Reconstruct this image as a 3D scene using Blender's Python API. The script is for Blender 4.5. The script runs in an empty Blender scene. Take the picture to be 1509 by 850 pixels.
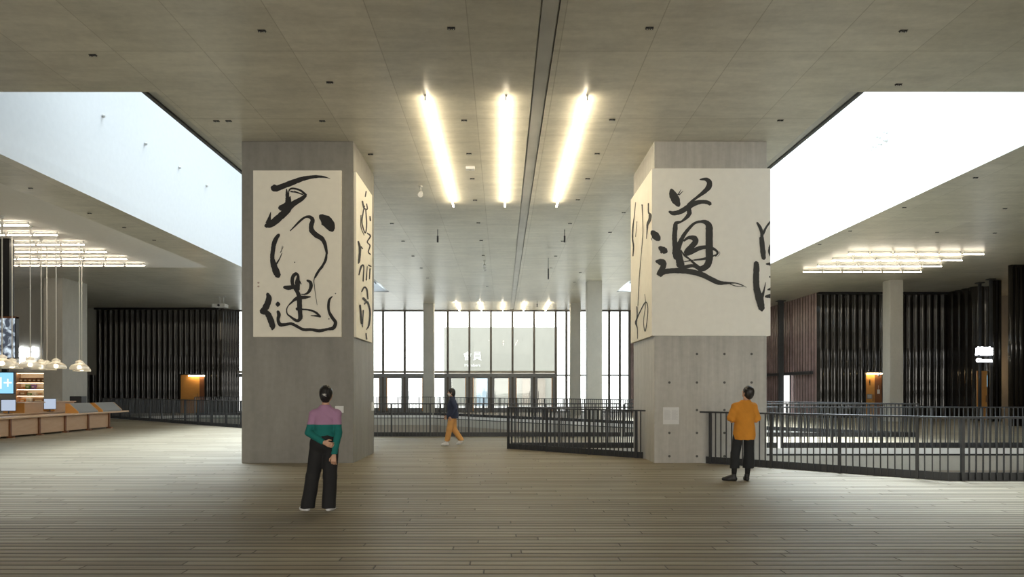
import bpy, bmesh, math, random
import numpy as np
from mathutils import Vector, Matrix
from mathutils.geometry import tessellate_polygon
R = math.radians
random.seed(7)
scene = bpy.context.scene
C = scene.collection

# ---------------------------------------------------------------- camera
F, CX, CY, EYE = 1045.0, 741.0, 573.0, 1.65
ZC = 7.175                                   # ceiling height
cam = bpy.data.cameras.new('camera')
cam.sensor_fit = 'HORIZONTAL'; cam.sensor_width = 36.0
cam.lens = F / 1509 * 36
cam.shift_x = (754.5 - CX) / 1509
cam.shift_y = (CY - 425) / 1509
cam.clip_end = 400
cam_o = bpy.data.objects.new('camera', cam); C.objects.link(cam_o)
cam_o.location = (0, 0, EYE); cam_o.rotation_euler = (R(90), 0, 0)
scene.camera = cam_o

# ---------------------------------------------------------------- light
WORLD = 2.9
SKY_L, SKY_R = 3600.0, 8000.0                # daylight through the two rooflights (W)
FILL_B = 2500.0                                # unseen fill light added behind the camera to brighten the column fronts
w = bpy.data.worlds.new('sky'); scene.world = w; w.use_nodes = True
w.node_tree.nodes['Background'].inputs[0].default_value = (0.97, 0.99, 1.0, 1)
w.node_tree.nodes['Background'].inputs[1].default_value = WORLD
scene.view_settings.view_transform = 'Standard'
scene.view_settings.look = 'None'
scene.view_settings.exposure = 0.33
scene.view_settings.gamma = 1.0
scene.view_settings.use_curve_mapping = False
scene.cycles.use_denoising = True
scene.cycles.max_bounces = 8
scene.cycles.diffuse_bounces = 5
scene.cycles.glossy_bounces = 3
scene.cycles.transparent_max_bounces = 12
scene.cycles.sample_clamp_indirect = 6.0
scene.cycles.caustics_reflective = False
scene.cycles.caustics_refractive = False

def area(name, loc, rot, sx, sy, power, col, spread=180):
    l = bpy.data.lights.new(name, 'AREA'); l.shape = 'RECTANGLE'
    l.size = sx; l.size_y = sy; l.energy = power; l.color = col; l.spread = R(spread)
    o = bpy.data.objects.new(name, l); C.objects.link(o)
    o.location = loc; o.rotation_euler = rot
    return o
area('skylight_left', (-9.5, 28.6, 15.0), (R(-14), R(-7), 0), 4.4, 31.0, SKY_L, (0.82, 0.93, 1.0), 74)
area('skylight_right', (9.5, 28.6, 15.0), (R(-14), R(7), 0), 4.4, 31.0, SKY_R, (0.82, 0.93, 1.0), 74)
area('hall_fill', (0, -13.0, 2.3), (R(90), 0, 0), 40, 3.6, FILL_B, (1.0, 0.95, 0.86))

# ---------------------------------------------------------------- materials
def new_mat(name):
    m = bpy.data.materials.new(name); m.use_nodes = True
    return m, m.node_tree, m.node_tree.nodes['Principled BSDF']
def plain(name, col, rough=0.6, metal=0.0, spec=0.5, noise=0.0, nscale=6.0):
    m, nt, b = new_mat(name)
    b.inputs['Roughness'].default_value = rough
    b.inputs['Metallic'].default_value = metal
    b.inputs['Specular IOR Level'].default_value = spec
    tc = nt.nodes.new('ShaderNodeTexCoord'); n = nt.nodes.new('ShaderNodeTexNoise')
    n.inputs['Scale'].default_value = nscale; n.inputs['Detail'].default_value = 4
    nt.links.new(tc.outputs['Object'], n.inputs['Vector'])
    r = nt.nodes.new('ShaderNodeValToRGB')
    k = max(noise, 0.02)
    r.color_ramp.elements[0].position = 0.3; r.color_ramp.elements[1].position = 0.7
    r.color_ramp.elements[0].color = (*[c * (1 - k) for c in col], 1)
    r.color_ramp.elements[1].color = (*[min(1, c * (1 + k)) for c in col], 1)
    nt.links.new(n.outputs['Fac'], r.inputs['Fac'])
    nt.links.new(r.outputs['Color'], b.inputs['Base Color'])
    return m
def emit(name, col, s):
    m = bpy.data.materials.new(name); m.use_nodes = True; nt = m.node_tree
    nt.nodes.clear()
    e = nt.nodes.new('ShaderNodeEmission'); o = nt.nodes.new('ShaderNodeOutputMaterial')
    e.inputs[0].default_value = (*col, 1); e.inputs[1].default_value = s
    nt.links.new(e.outputs[0], o.inputs[0])
    return m
def mathn(nt, op, a, b=None, c=None):
    n = nt.nodes.new('ShaderNodeMath'); n.operation = op
    for i, v in enumerate((a, b, c)):
        if v is None: continue
        if isinstance(v, (int, float)): n.inputs[i].default_value = v
        else: nt.links.new(v, n.inputs[i])
    return n.outputs[0]
def mixc(nt, fac, a, b, blend='MIX'):
    n = nt.nodes.new('ShaderNodeMix'); n.data_type = 'RGBA'; n.blend_type = blend
    for s, v in ((0, fac), (6, a), (7, b)):
        if isinstance(v, (int, float)): n.inputs[s].default_value = v
        elif isinstance(v, tuple): n.inputs[s].default_value = (*v, 1)
        else: nt.links.new(v, n.inputs[s])
    return n.outputs[2]
def concrete(name, col, stretch, panel=None, rough=0.55, var=0.22, axes='XY', bump=0.05):
    """board-marked concrete: big clouds + streaks stretched along one axis + thin panel joints"""
    m, nt, b = new_mat(name)
    tc = nt.nodes.new('ShaderNodeTexCoord')
    def noise(scale, sc, detail=6, rgh=0.6):
        mp = nt.nodes.new('ShaderNodeMapping'); mp.inputs['Scale'].default_value = sc
        nt.links.new(tc.outputs['Object'], mp.inputs['Vector'])
        n = nt.nodes.new('ShaderNodeTexNoise'); n.inputs['Scale'].default_value = scale
        n.inputs['Detail'].default_value = detail; n.inputs['Roughness'].default_value = rgh
        nt.links.new(mp.outputs[0], n.inputs['Vector'])
        return n.outputs['Fac']
    big = noise(0.35, (1, 1, 1), 5)
    st = noise(1.6, stretch, 6)
    fine = noise(9, (1, 1, 1), 4)
    v = mathn(nt, 'ADD', mathn(nt, 'MULTIPLY', big, 0.45), mathn(nt, 'MULTIPLY', st, 0.55))
    v = mathn(nt, 'ADD', v, mathn(nt, 'MULTIPLY', mathn(nt, 'SUBTRACT', fine, 0.5), 0.25))
    r = nt.nodes.new('ShaderNodeValToRGB')
    r.color_ramp.elements[0].position = 0.3; r.color_ramp.elements[1].position = 0.72
    r.color_ramp.elements[0].color = (*[c * (1 - var) for c in col], 1)
    r.color_ramp.elements[1].color = (*[min(1, c * (1 + var)) for c in col], 1)
    nt.links.new(v, r.inputs['Fac'])
    colr = r.outputs['Color']
    if panel:
        bk = nt.nodes.new('ShaderNodeTexBrick')
        mp = nt.nodes.new('ShaderNodeMapping'); mp.inputs['Rotation'].default_value = panel[2]
        mp.inputs['Location'].default_value = panel[3]
        nt.links.new(tc.outputs['Object'], mp.inputs['Vector'])
        nt.links.new(mp.outputs[0], bk.inputs['Vector'])
        bk.inputs['Scale'].default_value = 1.0
        bk.inputs['Brick Width'].default_value = panel[0]; bk.inputs['Row Height'].default_value = panel[1]
        bk.inputs['Mortar Size'].default_value = 0.009; bk.inputs['Mortar Smooth'].default_value = 0.3
        bk.offset = 0.0
        bk.inputs['Color1'].default_value = (1, 1, 1, 1); bk.inputs['Color2'].default_value = (0.9, 0.9, 0.88, 1)
        bk.inputs['Mortar'].default_value = (0.68, 0.67, 0.63, 1)
        colr = mixc(nt, 1.0, colr, bk.outputs['Color'], 'MULTIPLY')
    nt.links.new(colr, b.inputs['Base Color'])
    b.inputs['Roughness'].default_value = rough
    bp = nt.nodes.new('ShaderNodeBump'); bp.inputs['Strength'].default_value = bump; bp.inputs['Distance'].default_value = 0.02
    nt.links.new(v, bp.inputs['Height']); nt.links.new(bp.outputs[0], b.inputs['Normal'])
    return m
def floor_mat():
    m, nt, b = new_mat('weathered_timber_floor')
    tc = nt.nodes.new('ShaderNodeTexCoord'); sp = nt.nodes.new('ShaderNodeSeparateXYZ'); nt.links.new(tc.outputs['Object'], sp.inputs[0])
    PW, PL = 0.158, 2.7
    v = mathn(nt, 'DIVIDE', sp.outputs[1], PW); row = mathn(nt, 'FLOOR', v); fy = mathn(nt, 'SUBTRACT', v, row)
    wn = nt.nodes.new('ShaderNodeTexWhiteNoise'); wn.noise_dimensions = '1D'; nt.links.new(row, wn.inputs['W'])
    u = mathn(nt, 'ADD', mathn(nt, 'DIVIDE', sp.outputs[0], PL), mathn(nt, 'MULTIPLY', wn.outputs['Value'], 7.3))
    colm = mathn(nt, 'FLOOR', u); fx = mathn(nt, 'SUBTRACT', u, colm)
    w2 = nt.nodes.new('ShaderNodeTexWhiteNoise'); w2.noise_dimensions = '2D'
    cb = nt.nodes.new('ShaderNodeCombineXYZ'); nt.links.new(row, cb.inputs[0]); nt.links.new(colm, cb.inputs[1]); nt.links.new(cb.outputs[0], w2.inputs['Vector'])
    ey = mathn(nt, 'MINIMUM', fy, mathn(nt, 'SUBTRACT', 1.0, fy)); ex = mathn(nt, 'MINIMUM', fx, mathn(nt, 'SUBTRACT', 1.0, fx))
    def ramp01(x, hi):
        n = nt.nodes.new('ShaderNodeMapRange'); n.inputs['From Min'].default_value = 0.0; n.inputs['From Max'].default_value = hi; nt.links.new(x, n.inputs['Value']); return n.outputs[0]
    plank = mathn(nt, 'MULTIPLY', ramp01(ey, 0.2), ramp01(ex, 0.004))          # 0 in the gaps, 1 on the board
    def noise(scale, sc, d=5):
        mp = nt.nodes.new('ShaderNodeMapping'); mp.inputs['Scale'].default_value = sc
        nt.links.new(tc.outputs['Object'], mp.inputs['Vector'])
        n = nt.nodes.new('ShaderNodeTexNoise'); n.inputs['Scale'].default_value = scale; n.inputs['Detail'].default_value = d
        nt.links.new(mp.outputs[0], n.inputs['Vector']); return n.outputs['Fac']
    grain = noise(3.0, (0.35, 9, 1)); cloud = noise(0.8, (0.5, 1.2, 1))
    base = mixc(nt, w2.outputs['Value'], (0.235, 0.20, 0.14), (0.36, 0.322, 0.245))
    r = nt.nodes.new('ShaderNodeValToRGB')
    r.color_ramp.elements[0].position = 0.3; r.color_ramp.elements[1].position = 0.7
    r.color_ramp.elements[0].color = (0.70, 0.69, 0.66, 1); r.color_ramp.elements[1].color = (1.2, 1.19, 1.16, 1)
    nt.links.new(mathn(nt, 'ADD', mathn(nt, 'MULTIPLY', grain, 0.65), mathn(nt, 'MULTIPLY', cloud, 0.35)), r.inputs['Fac'])
    base = mixc(nt, 1.0, base, r.outputs['Color'], 'MULTIPLY')
    nt.links.new(mixc(nt, plank, (0.06, 0.046, 0.028), base), b.inputs['Base Color'])
    b.inputs['Roughness'].default_value = 0.5; b.inputs['Specular IOR Level'].default_value = 0.4
    bp = nt.nodes.new('ShaderNodeBump'); bp.inputs['Strength'].default_value = 0.8; bp.inputs['Distance'].default_value = 0.02
    h = mathn(nt, 'ADD', mathn(nt, 'MULTIPLY', grain, 0.3), mathn(nt, 'ADD', plank, mathn(nt, 'MULTIPLY', w2.outputs['Value'], 0.25)))
    nt.links.new(h, bp.inputs['Height']); nt.links.new(bp.outputs[0], b.inputs['Normal'])
    return m
def glass_mat(name, tint=(0.97, 0.99, 0.985), refl=0.9):
    m = bpy.data.materials.new(name); m.use_nodes = True; nt = m.node_tree; nt.nodes.clear()
    o = nt.nodes.new('ShaderNodeOutputMaterial'); t = nt.nodes.new('ShaderNodeBsdfTransparent')
    g = nt.nodes.new('ShaderNodeBsdfGlossy'); x = nt.nodes.new('ShaderNodeMixShader'); f = nt.nodes.new('ShaderNodeFresnel')
    t.inputs[0].default_value = (*tint, 1); g.inputs['Roughness'].default_value = 0.02; f.inputs[0].default_value = 1.45
    nt.links.new(mathn(nt, 'MULTIPLY', f.outputs[0], refl), x.inputs[0])
    nt.links.new(t.outputs[0], x.inputs[1]); nt.links.new(g.outputs[0], x.inputs[2]); nt.links.new(x.outputs[0], o.inputs[0])
    return m
def tile_mat(name, col, rough):
    m, nt, b = new_mat(name)
    tc = nt.nodes.new('ShaderNodeTexCoord')
    n = nt.nodes.new('ShaderNodeTexNoise'); n.inputs['Scale'].default_value = 1.7; n.inputs['Detail'].default_value = 3
    nt.links.new(tc.outputs['Object'], n.inputs['Vector'])
    r = nt.nodes.new('ShaderNodeValToRGB')
    r.color_ramp.elements[0].color = (*[c * 0.6 for c in col], 1); r.color_ramp.elements[1].color = (*[c * 1.4 for c in col], 1)
    nt.links.new(n.outputs['Fac'], r.inputs['Fac']); nt.links.new(r.outputs['Color'], b.inputs['Base Color'])
    b.inputs['Roughness'].default_value = rough; b.inputs['Specular IOR Level'].default_value = 0.6
    # every tile of the stack sits a little differently: courses 1.1 m high
    w_ = nt.nodes.new('ShaderNodeTexWave'); w_.wave_type = 'BANDS'; w_.bands_direction = 'Z'
    w_.inputs['Scale'].default_value = 0.28; w_.inputs['Distortion'].default_value = 0.4
    nt.links.new(tc.outputs['Object'], w_.inputs['Vector'])
    bp = nt.nodes.new('ShaderNodeBump'); bp.inputs['Strength'].default_value = 0.12; bp.inputs['Distance'].default_value = 0.05
    nt.links.new(mathn(nt, 'ADD', w_.outputs['Fac'], n.outputs['Fac']), bp.inputs['Height']); nt.links.new(bp.outputs[0], b.inputs['Normal'])
    return m
def wood_mat(name, c1, c2, sc=(1, 12, 1), rough=0.45):
    m, nt, b = new_mat(name)
    tc = nt.nodes.new('ShaderNodeTexCoord'); mp = nt.nodes.new('ShaderNodeMapping'); mp.inputs['Scale'].default_value = sc
    n = nt.nodes.new('ShaderNodeTexNoise'); n.inputs['Scale'].default_value = 2.5; n.inputs['Detail'].default_value = 5
    nt.links.new(tc.outputs['Object'], mp.inputs[0]); nt.links.new(mp.outputs[0], n.inputs['Vector'])
    nt.links.new(mixc(nt, n.outputs['Fac'], c1, c2), b.inputs['Base Color'])
    b.inputs['Roughness'].default_value = rough
    return m

M = {}
M['ceil'] = concrete('ceiling_concrete', (0.60, 0.575, 0.49), (0.6, 2.6, 1), (2.9, 1.455, (0, 0, R(90)), (0.0, 0.53, 0)), rough=0.34, var=0.24, bump=0.12)
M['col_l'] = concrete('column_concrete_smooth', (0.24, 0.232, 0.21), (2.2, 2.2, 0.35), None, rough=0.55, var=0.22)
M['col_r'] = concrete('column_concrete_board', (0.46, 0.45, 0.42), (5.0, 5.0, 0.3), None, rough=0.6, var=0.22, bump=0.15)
M['conc'] = concrete('pale_concrete', (0.47, 0.46, 0.42), (1.5, 1.5, 0.6), None, var=0.12)
M['conc_d'] = concrete('brown_concrete', (0.36, 0.32, 0.27), (1.5, 1.5, 0.6), None, var=0.15)
M['conc_out'] = concrete('outdoor_concrete', (0.33, 0.325, 0.285), (1.5, 1.5, 0.6), None, var=0.06)
M['paving'] = concrete('outdoor_paving', (0.6, 0.59, 0.56), (1, 1, 1), None, var=0.06)
M['lower'] = concrete('lower_floor_concrete', (0.45, 0.44, 0.41), (1, 1, 1), None, var=0.1)
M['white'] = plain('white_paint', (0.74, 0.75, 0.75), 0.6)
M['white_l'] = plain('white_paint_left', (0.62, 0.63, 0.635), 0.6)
M['plaster'] = plain('white_plaster', (0.74, 0.72, 0.68), 0.8)
M['floor'] = floor_mat()
M['steel'] = plain('dark_painted_steel', (0.042, 0.045, 0.05), 0.38, 0.0, 0.5, 0.1)
M['steel_b'] = plain('blue_grey_steel', (0.19, 0.205, 0.23), 0.4, 0.0, 0.5, 0.1)
M['mull'] = plain('brown_grey_mullion', (0.10, 0.092, 0.085), 0.45, 0.2)
M['black'] = plain('black_plastic', (0.012, 0.012, 0.013), 0.4)
M['tile'] = tile_mat('black_glazed_tile', (0.013, 0.011, 0.009), 0.14)
M['tile_glare'] = tile_mat('glare_tinted_tile', (0.27, 0.19, 0.185), 0.25)  # same dark tile; the pinkish daylight glare on it is mixed into this colour
M['glass'] = glass_mat('clear_glass')
M['panel'] = plain('panel_cream', (0.88, 0.845, 0.745), 0.75, noise=0.02)
M['panel_w'] = plain('panel_white', (0.88, 0.87, 0.81), 0.75, noise=0.02)
M['ink'] = plain('black_ink', (0.016, 0.015, 0.015), 0.7)
M['ink_g'] = plain('grey_ink', (0.045, 0.046, 0.045), 0.75)
M['seal'] = plain('faded_stamp_ink', (0.50, 0.38, 0.33), 0.8)
M['slot'] = plain('grey_steel_channel', (0.5, 0.49, 0.45), 0.35, 0.3, noise=0.12, nscale=1.2)
M['housing'] = plain('light_housing_grey', (0.55, 0.55, 0.53), 0.4)
M['tube'] = emit('tube_light', (1.0, 0.85, 0.60), 38.0)
M['tube_w'] = emit('tube_light_bright', (1.0, 0.88, 0.70), 16.0)
M['glow'] = emit('sign_light', (0.95, 0.98, 1.0), 6.0)
M['oak'] = wood_mat('pale_oak', (0.50, 0.30, 0.17), (0.60, 0.40, 0.25), (1, 1, 5))
M['oak_top'] = wood_mat('oak_top', (0.55, 0.36, 0.22), (0.66, 0.47, 0.31), (6, 1, 1))
M['teak'] = wood_mat('brown_wood', (0.16, 0.06, 0.025), (0.24, 0.10, 0.045), (1, 1, 4))
M['amber'] = wood_mat('amber_wood', (0.55, 0.25, 0.06), (0.68, 0.35, 0.10), (1, 1, 4))
M['grey'] = plain('grey_laminate', (0.24, 0.245, 0.245), 0.5)
M['screen_p'] = emit('pale_screen', (0.52, 0.60, 0.74), 0.75)
M['screen_b'] = emit('blue_screen', (0.30, 0.66, 0.95), 0.95)
M['alu'] = plain('brushed_aluminium', (0.7, 0.7, 0.68), 0.3, 0.8)
M['paper'] = plain('white_card', (0.72, 0.73, 0.74), 0.7)
M['paper_t'] = plain('card_print', (0.45, 0.46, 0.48), 0.7)
M['hole'] = plain('tie_hole_dark', (0.10, 0.10, 0.095), 0.8)
M['cable'] = plain('white_cable', (0.75, 0.73, 0.68), 0.5)
M['bulb'] = emit('warm_bulb', (1.0, 0.84, 0.58), 11.0)

# ---------------------------------------------------------------- helpers
class MB:
    def __init__(s): s.bm = bmesh.new()
    def box(s, x0, x1, y0, y1, z0, z1, mi=0):
        v = [s.bm.verts.new(p) for p in ((x0,y0,z0),(x1,y0,z0),(x1,y1,z0),(x0,y1,z0),(x0,y0,z1),(x1,y0,z1),(x1,y1,z1),(x0,y1,z1))]
        for f in ((0,3,2,1),(4,5,6,7),(0,1,5,4),(1,2,6,5),(2,3,7,6),(3,0,4,7)):
            q = s.bm.faces.new([v[i] for i in f]); q.material_index = mi
        return s
    def quad(s, a, b, c, d, mi=0):
        q = s.bm.faces.new([s.bm.verts.new(p) for p in (a, b, c, d)]); q.material_index = mi; return s
    def cone(s, p0, p1, r0, r1=None, n=12, mi=0, smooth=True):
        r1 = r0 if r1 is None else r1
        p0, p1 = Vector(p0), Vector(p1); d = (p1 - p0).normalized()
        a = d.orthogonal().normalized(); b = d.cross(a)
        A = [s.bm.verts.new(p0 + (a*math.cos(t) + b*math.sin(t))*r0) for t in [2*math.pi*i/n for i in range(n)]]
        B = [s.bm.verts.new(p1 + (a*math.cos(t) + b*math.sin(t))*r1) for t in [2*math.pi*i/n for i in range(n)]]
        for i in range(n):
            q = s.bm.faces.new((A[i], A[(i+1)%n], B[(i+1)%n], B[i])); q.material_index = mi; q.smooth = smooth
        s.bm.faces.new(A[::-1]).material_index = mi; s.bm.faces.new(B).material_index = mi
        return s
    def lathe(s, prof, c=(0,0,0), n=24, mi=0):
        rings = []
        for r, z in prof:
            rings.append([s.bm.verts.new((c[0]+r*math.cos(2*math.pi*i/n), c[1]+r*math.sin(2*math.pi*i/n), c[2]+z)) for i in range(n)])
        for A, B in zip(rings, rings[1:]):
            for i in range(n):
                q = s.bm.faces.new((A[i], A[(i+1)%n], B[(i+1)%n], B[i])); q.smooth = True; q.material_index = mi
        return s
    def sphere(s, c, r, n=14, mi=0):
        prof = [(max(1e-4, r*math.sin(math.pi*i/8)), -r*math.cos(math.pi*i/8)) for i in range(9)]
        return s.lathe(prof, c, n, mi)
    def prism(s, poly, h0, h1, axis='z', mi=0):
        def P(p, h):
            return (p[0], p[1], h) if axis == 'z' else ((p[0], h, p[1]) if axis == 'y' else (h, p[0], p[1]))
        A = [s.bm.verts.new(P(p, h0)) for p in poly]; B = [s.bm.verts.new(P(p, h1)) for p in poly]
        n = len(poly)
        for i in range(n):
            s.bm.faces.new((A[i], A[(i+1)%n], B[(i+1)%n], B[i])).material_index = mi
        s.bm.faces.new(A[::-1]).material_index = mi; s.bm.faces.new(B).material_index = mi
        return s
    def build(s, name, mat, parent=None, off=None, bevel=0.0, recalc=True):
        me = bpy.data.meshes.new(name)
        if recalc: bmesh.ops.recalc_face_normals(s.bm, faces=s.bm.faces)
        if off is not None: bmesh.ops.translate(s.bm, verts=s.bm.verts, vec=-Vector(off))
        s.bm.to_mesh(me); s.bm.free()
        for mm in (mat if isinstance(mat, (list, tuple)) else [mat]): me.materials.append(mm)
        o = bpy.data.objects.new(name, me); C.objects.link(o)
        if parent is not None: o.parent = parent
        if bevel:
            b = o.modifiers.new('bevel', 'BEVEL'); b.width = bevel; b.segments = 2; b.limit_method = 'ANGLE'
        return o
def thing(name, label, cat, loc=(0,0,0), rotz=0, group=None):
    o = bpy.data.objects.new(name, None); C.objects.link(o)
    o.location = loc; o.rotation_euler = (0, 0, rotz); o.empty_display_size = 0.2
    o['label'] = label; o['category'] = cat
    if group: o['group'] = group
    return o
def tag(o, label, cat, group=None):
    o['label'] = label; o['category'] = cat
    if group: o['group'] = group
    return o
def struct(o): o['kind'] = 'structure'; return o
def part(name, mb, mat, root, parent=None, bevel=0.0):
    """mb is in world coordinates, root is an unrotated Empty"""
    return mb.build(name, mat, parent or root, off=root.location, bevel=bevel)
def kids(o): return [c for c in KID.get(o.name, [])]
def dup(root, loc, label, rotz=None, group=None):
    r = root.copy(); C.objects.link(r); r.location = loc; r['label'] = label
    if rotz is not None: r.rotation_euler = (0, 0, rotz)
    if group: r['group'] = group
    for ch in list(root.children):
        c = ch.copy(); C.objects.link(c); c.parent = r
        for g in list(ch.children):
            d = g.copy(); C.objects.link(d); d.parent = c
    return r
ORD = ['first','second','third','fourth','fifth','sixth','seventh','eighth','ninth','tenth','eleventh','twelfth','thirteenth','fourteenth']
def atY(x, y, Y): return Vector(((x-CX)*Y/F, Y, EYE + (CY-y)*Y/F))       # pixel of the photo at a known distance
def atC(x, y):                                                          # ... on the ceiling
    Y = F*(ZC-EYE)/(CY-y); return Vector(((x-CX)*Y/F, Y, ZC))
def flat_with_holes(outer, holes, z, up=True):
    polys = [[Vector((p[0], p[1], 0)) for p in outer]] + [[Vector((p[0], p[1], 0)) for p in h] for h in holes]
    tri = tessellate_polygon(polys)
    pts = [p for q in polys for p in q]
    mb = MB(); vs = [mb.bm.verts.new((p.x, p.y, z)) for p in pts]
    for t in tri:
        try: f = mb.bm.faces.new([vs[i] for i in t])
        except ValueError: continue
        f.normal_update()
        if (f.normal.z > 0) != up: f.normal_flip()
    return mb
def text_mesh(name, s, size, mat, loc, rot, parent=None, depth=0.01, bold=0.0, off=None, align='CENTER'):
    cu = bpy.data.curves.new(name, 'FONT'); cu.body = s; cu.size = size; cu.extrude = depth; cu.offset = bold; cu.align_x = align
    t = bpy.data.objects.new(name + '_src', cu); C.objects.link(t)
    bpy.context.view_layer.update()
    me = bpy.data.meshes.new_from_object(t.evaluated_get(bpy.context.evaluated_depsgraph_get()))
    bpy.data.objects.remove(t, do_unlink=True)
    me.name = name
    me.transform(Matrix.Translation(Vector(loc) - (Vector(off) if off is not None else Vector())) @ Matrix.Rotation(rot[2], 4, 'Z') @ Matrix.Rotation(rot[0], 4, 'X'))
    me.materials.clear(); me.materials.append(mat)
    o = bpy.data.objects.new(name, me); C.objects.link(o)
    if parent: o.parent = parent
    return o

# ================================================================ SETTING
VOID_A = [(0.15, 19.75), (4.43, 15.82), (7.99, 12.77), (19.5, 12.6), (19.5, 19.8)]
VOID_B = [(-5.2, 24.63), (14.3, 24.4), (-4.4, 44.8), (-19.5, 44.8), (-23.0, 40.7)]
struct(flat_with_holes([(-36,-14),(31,-14),(31,50),(-36,50)], [VOID_A, VOID_B], 0.0).build('floor', M['floor'], recalc=False))
mb = MB(); mb.quad((-36,-14,-5),(31,-14,-5),(31,50.2,-5),(-36,50.2,-5)); struct(mb.build('floor_lower', M['lower']))
def inset(poly, d):
    """shift every edge of a polygon outward (away from the void) by d"""
    n = len(poly); ar = sum(poly[i][0]*poly[(i+1)%n][1]-poly[(i+1)%n][0]*poly[i][1] for i in range(n)); sg = 1 if ar > 0 else -1
    out = []
    for i in range(n):
        p, a, b = Vector(poly[i]), Vector(poly[i-1]), Vector(poly[(i+1)%n])
        e0, e1 = (p-a).normalized(), (b-p).normalized()
        n0, n1 = Vector((e0.y, -e0.x))*sg, Vector((e1.y, -e1.x))*sg
        k = (n0+n1); k = k / max(0.2, k.dot(n0))
        out.append(tuple(p + k*d))
    return out
def slab_edge(poly, name):
    mb = MB(); n = len(poly)
    prof = [(0.0, 0.0, 0), (0.0, -0.16, 0), (0.05, -0.16, 1), (0.05, -0.21, 1), (0.0, -0.21, 2), (0.0, -0.62, 2), (0.12, -0.62, 3), (0.12, -5.0, 3)]
    rings = [[(q[0], q[1], z) for q in inset(poly, d)] for d, z, _ in prof]
    for (A, B, pr) in zip(rings, rings[1:], prof[1:]):
        for i in range(n):
            mb.quad(A[i], A[(i+1)%n], B[(i+1)%n], B[i], pr[2])
    struct(mb.build(name, [M['white'], M['steel'], M['conc'], M['conc_d']], recalc=False))
slab_edge(VOID_A, 'trim_1'); slab_edge(VOID_B, 'trim_2')

# ceiling with the two rooflight openings, the service slot and the white plaster field
SK = (6.46, 11.82, 13.2, 40.4)
hole_l = [(-SK[1],SK[2]),(-SK[0],SK[2]),(-SK[0],SK[3]),(-SK[1],SK[3])]
hole_r = [(SK[0],SK[2]),(SK[1],SK[2]),(SK[1],SK[3]),(SK[0],SK[3])]
slot = [(0.57,-13.5),(0.87,-13.5),(0.76,49.4),(0.50,49.4)]
plaster = [(-35.5,-13.5),(-13.75,-13.5),(-13.4,32.3),(-35.5,32.3)]
struct(flat_with_holes([(-36,-14),(31,-14),(31,50.4),(-36,50.4)], [hole_l, hole_r, slot, plaster], ZC, False).build('ceiling', M['ceil'], recalc=False))
mb = MB(); mb.bm.faces.new([mb.bm.verts.new((p[0], p[1], ZC)) for p in plaster]); struct(mb.build('ceiling_plaster', M['plaster']))
mb = MB()
for i, (a, b) in enumerate(zip(slot, slot[1:] + slot[:1])):
    mb.quad((a[0],a[1],ZC),(b[0],b[1],ZC),(b[0],b[1],ZC+0.06),(a[0],a[1],ZC+0.06), 1)
mb.quad(*[(p[0],p[1],ZC+0.06) for p in slot], 0)
x0, x1 = 0.60, 0.84
struct(mb.build('trim_3', [M['slot'], M['black']]))
mb = MB(); mb.prism([(0.595,-13.4),(0.845,-13.4),(0.735,49.3),(0.525,49.3)], ZC+0.012, ZC+0.05)
struct(mb.build('trim_4', M['slot']))
def shaft(sg, name):
    xi, xo, y0, y1 = sg*SK[0], sg*SK[1], SK[2], SK[3]
    xl = sg*7.2; zt = 17.5; zl = ZC+0.5
    mb = MB()
    mb.quad((xi,y0,ZC),(xi,y1,ZC),(xi,y1,zl),(xi,y0,zl), 1)          # slab edge
    mb.quad((xi,y0,zl),(xi,y1,zl),(xl,y1,zl),(xl,y0,zl), 1)          # soffit of the inner ledge
    mb.quad((xl,y0,zl),(xl,y1,zl),(xl,y1,zt),(xl,y0,zt), 0)
    mb.quad((xo,y0,ZC),(xo,y1,ZC),(xo,y1,ZC+0.42),(xo,y0,ZC+0.42), 0)
    mb.quad((xo,y0,ZC+0.42),(xo,y1,ZC+0.42),(xo+sg*0.012,y1,ZC+0.42),(xo+sg*0.012,y0,ZC+0.42), 3)
    mb.quad((xo+sg*0.012,y0,ZC+0.42),(xo+sg*0.012,y1,ZC+0.42),(xo+sg*0.012,y1,zt),(xo+sg*0.012,y0,zt), 0)
    mb.quad((xi,y0,ZC),(xo,y0,ZC),(xo,y0,zl),(xi,y0,zl), 0)
    mb.quad((xl,y0,zl),(xo,y0,zl),(xo,y0,zt),(xl,y0,zt), 0)
    yb = y1+4.8; zb = ZC+0.06                                        # the shaft runs on past the opening
    mb.quad((xi,y1,ZC),(xo,y1,ZC),(xo,y1,zb),(xi,y1,zb), 0)
    mb.quad((xi,y1,zb),(xo,y1,zb),(xo,yb,zb),(xi,yb,zb), 0)
    mb.quad((xi,y1,zb),(xi,yb,zb),(xi,yb,zl),(xi,y1,zl), 0)
    mb.quad((xi,y1,zl),(xi,yb,zl),(xl,yb,zl),(xl,y1,zl), 1)
    mb.quad((xl,y1,zl),(xl,yb,zl),(xl,yb,zt),(xl,y1,zt), 0)
    mb.quad((xo,y1,zb),(xo,yb,zb),(xo,yb,zt),(xo,y1,zt), 0)
    mb.quad((xi,yb,zb),(xo,yb,zb),(xo,yb,zl),(xi,yb,zl), 0)
    mb.quad((xl,yb,zl),(xo,yb,zl),(xo,yb,zt),(xl,yb,zt), 0)
    mb.quad((xl,y0,zt),(xo,y0,zt),(xo,yb,zt),(xl,yb,zt), 0)
    mb.box(min(xl,xl+sg*0.08),max(xl,xl+sg*0.08),y0,y1,zl-0.05,zl+0.02, 2)
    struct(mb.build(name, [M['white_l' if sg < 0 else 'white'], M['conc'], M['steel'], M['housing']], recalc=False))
shaft(-1, 'trim_5'); shaft(1, 'trim_6')

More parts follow.
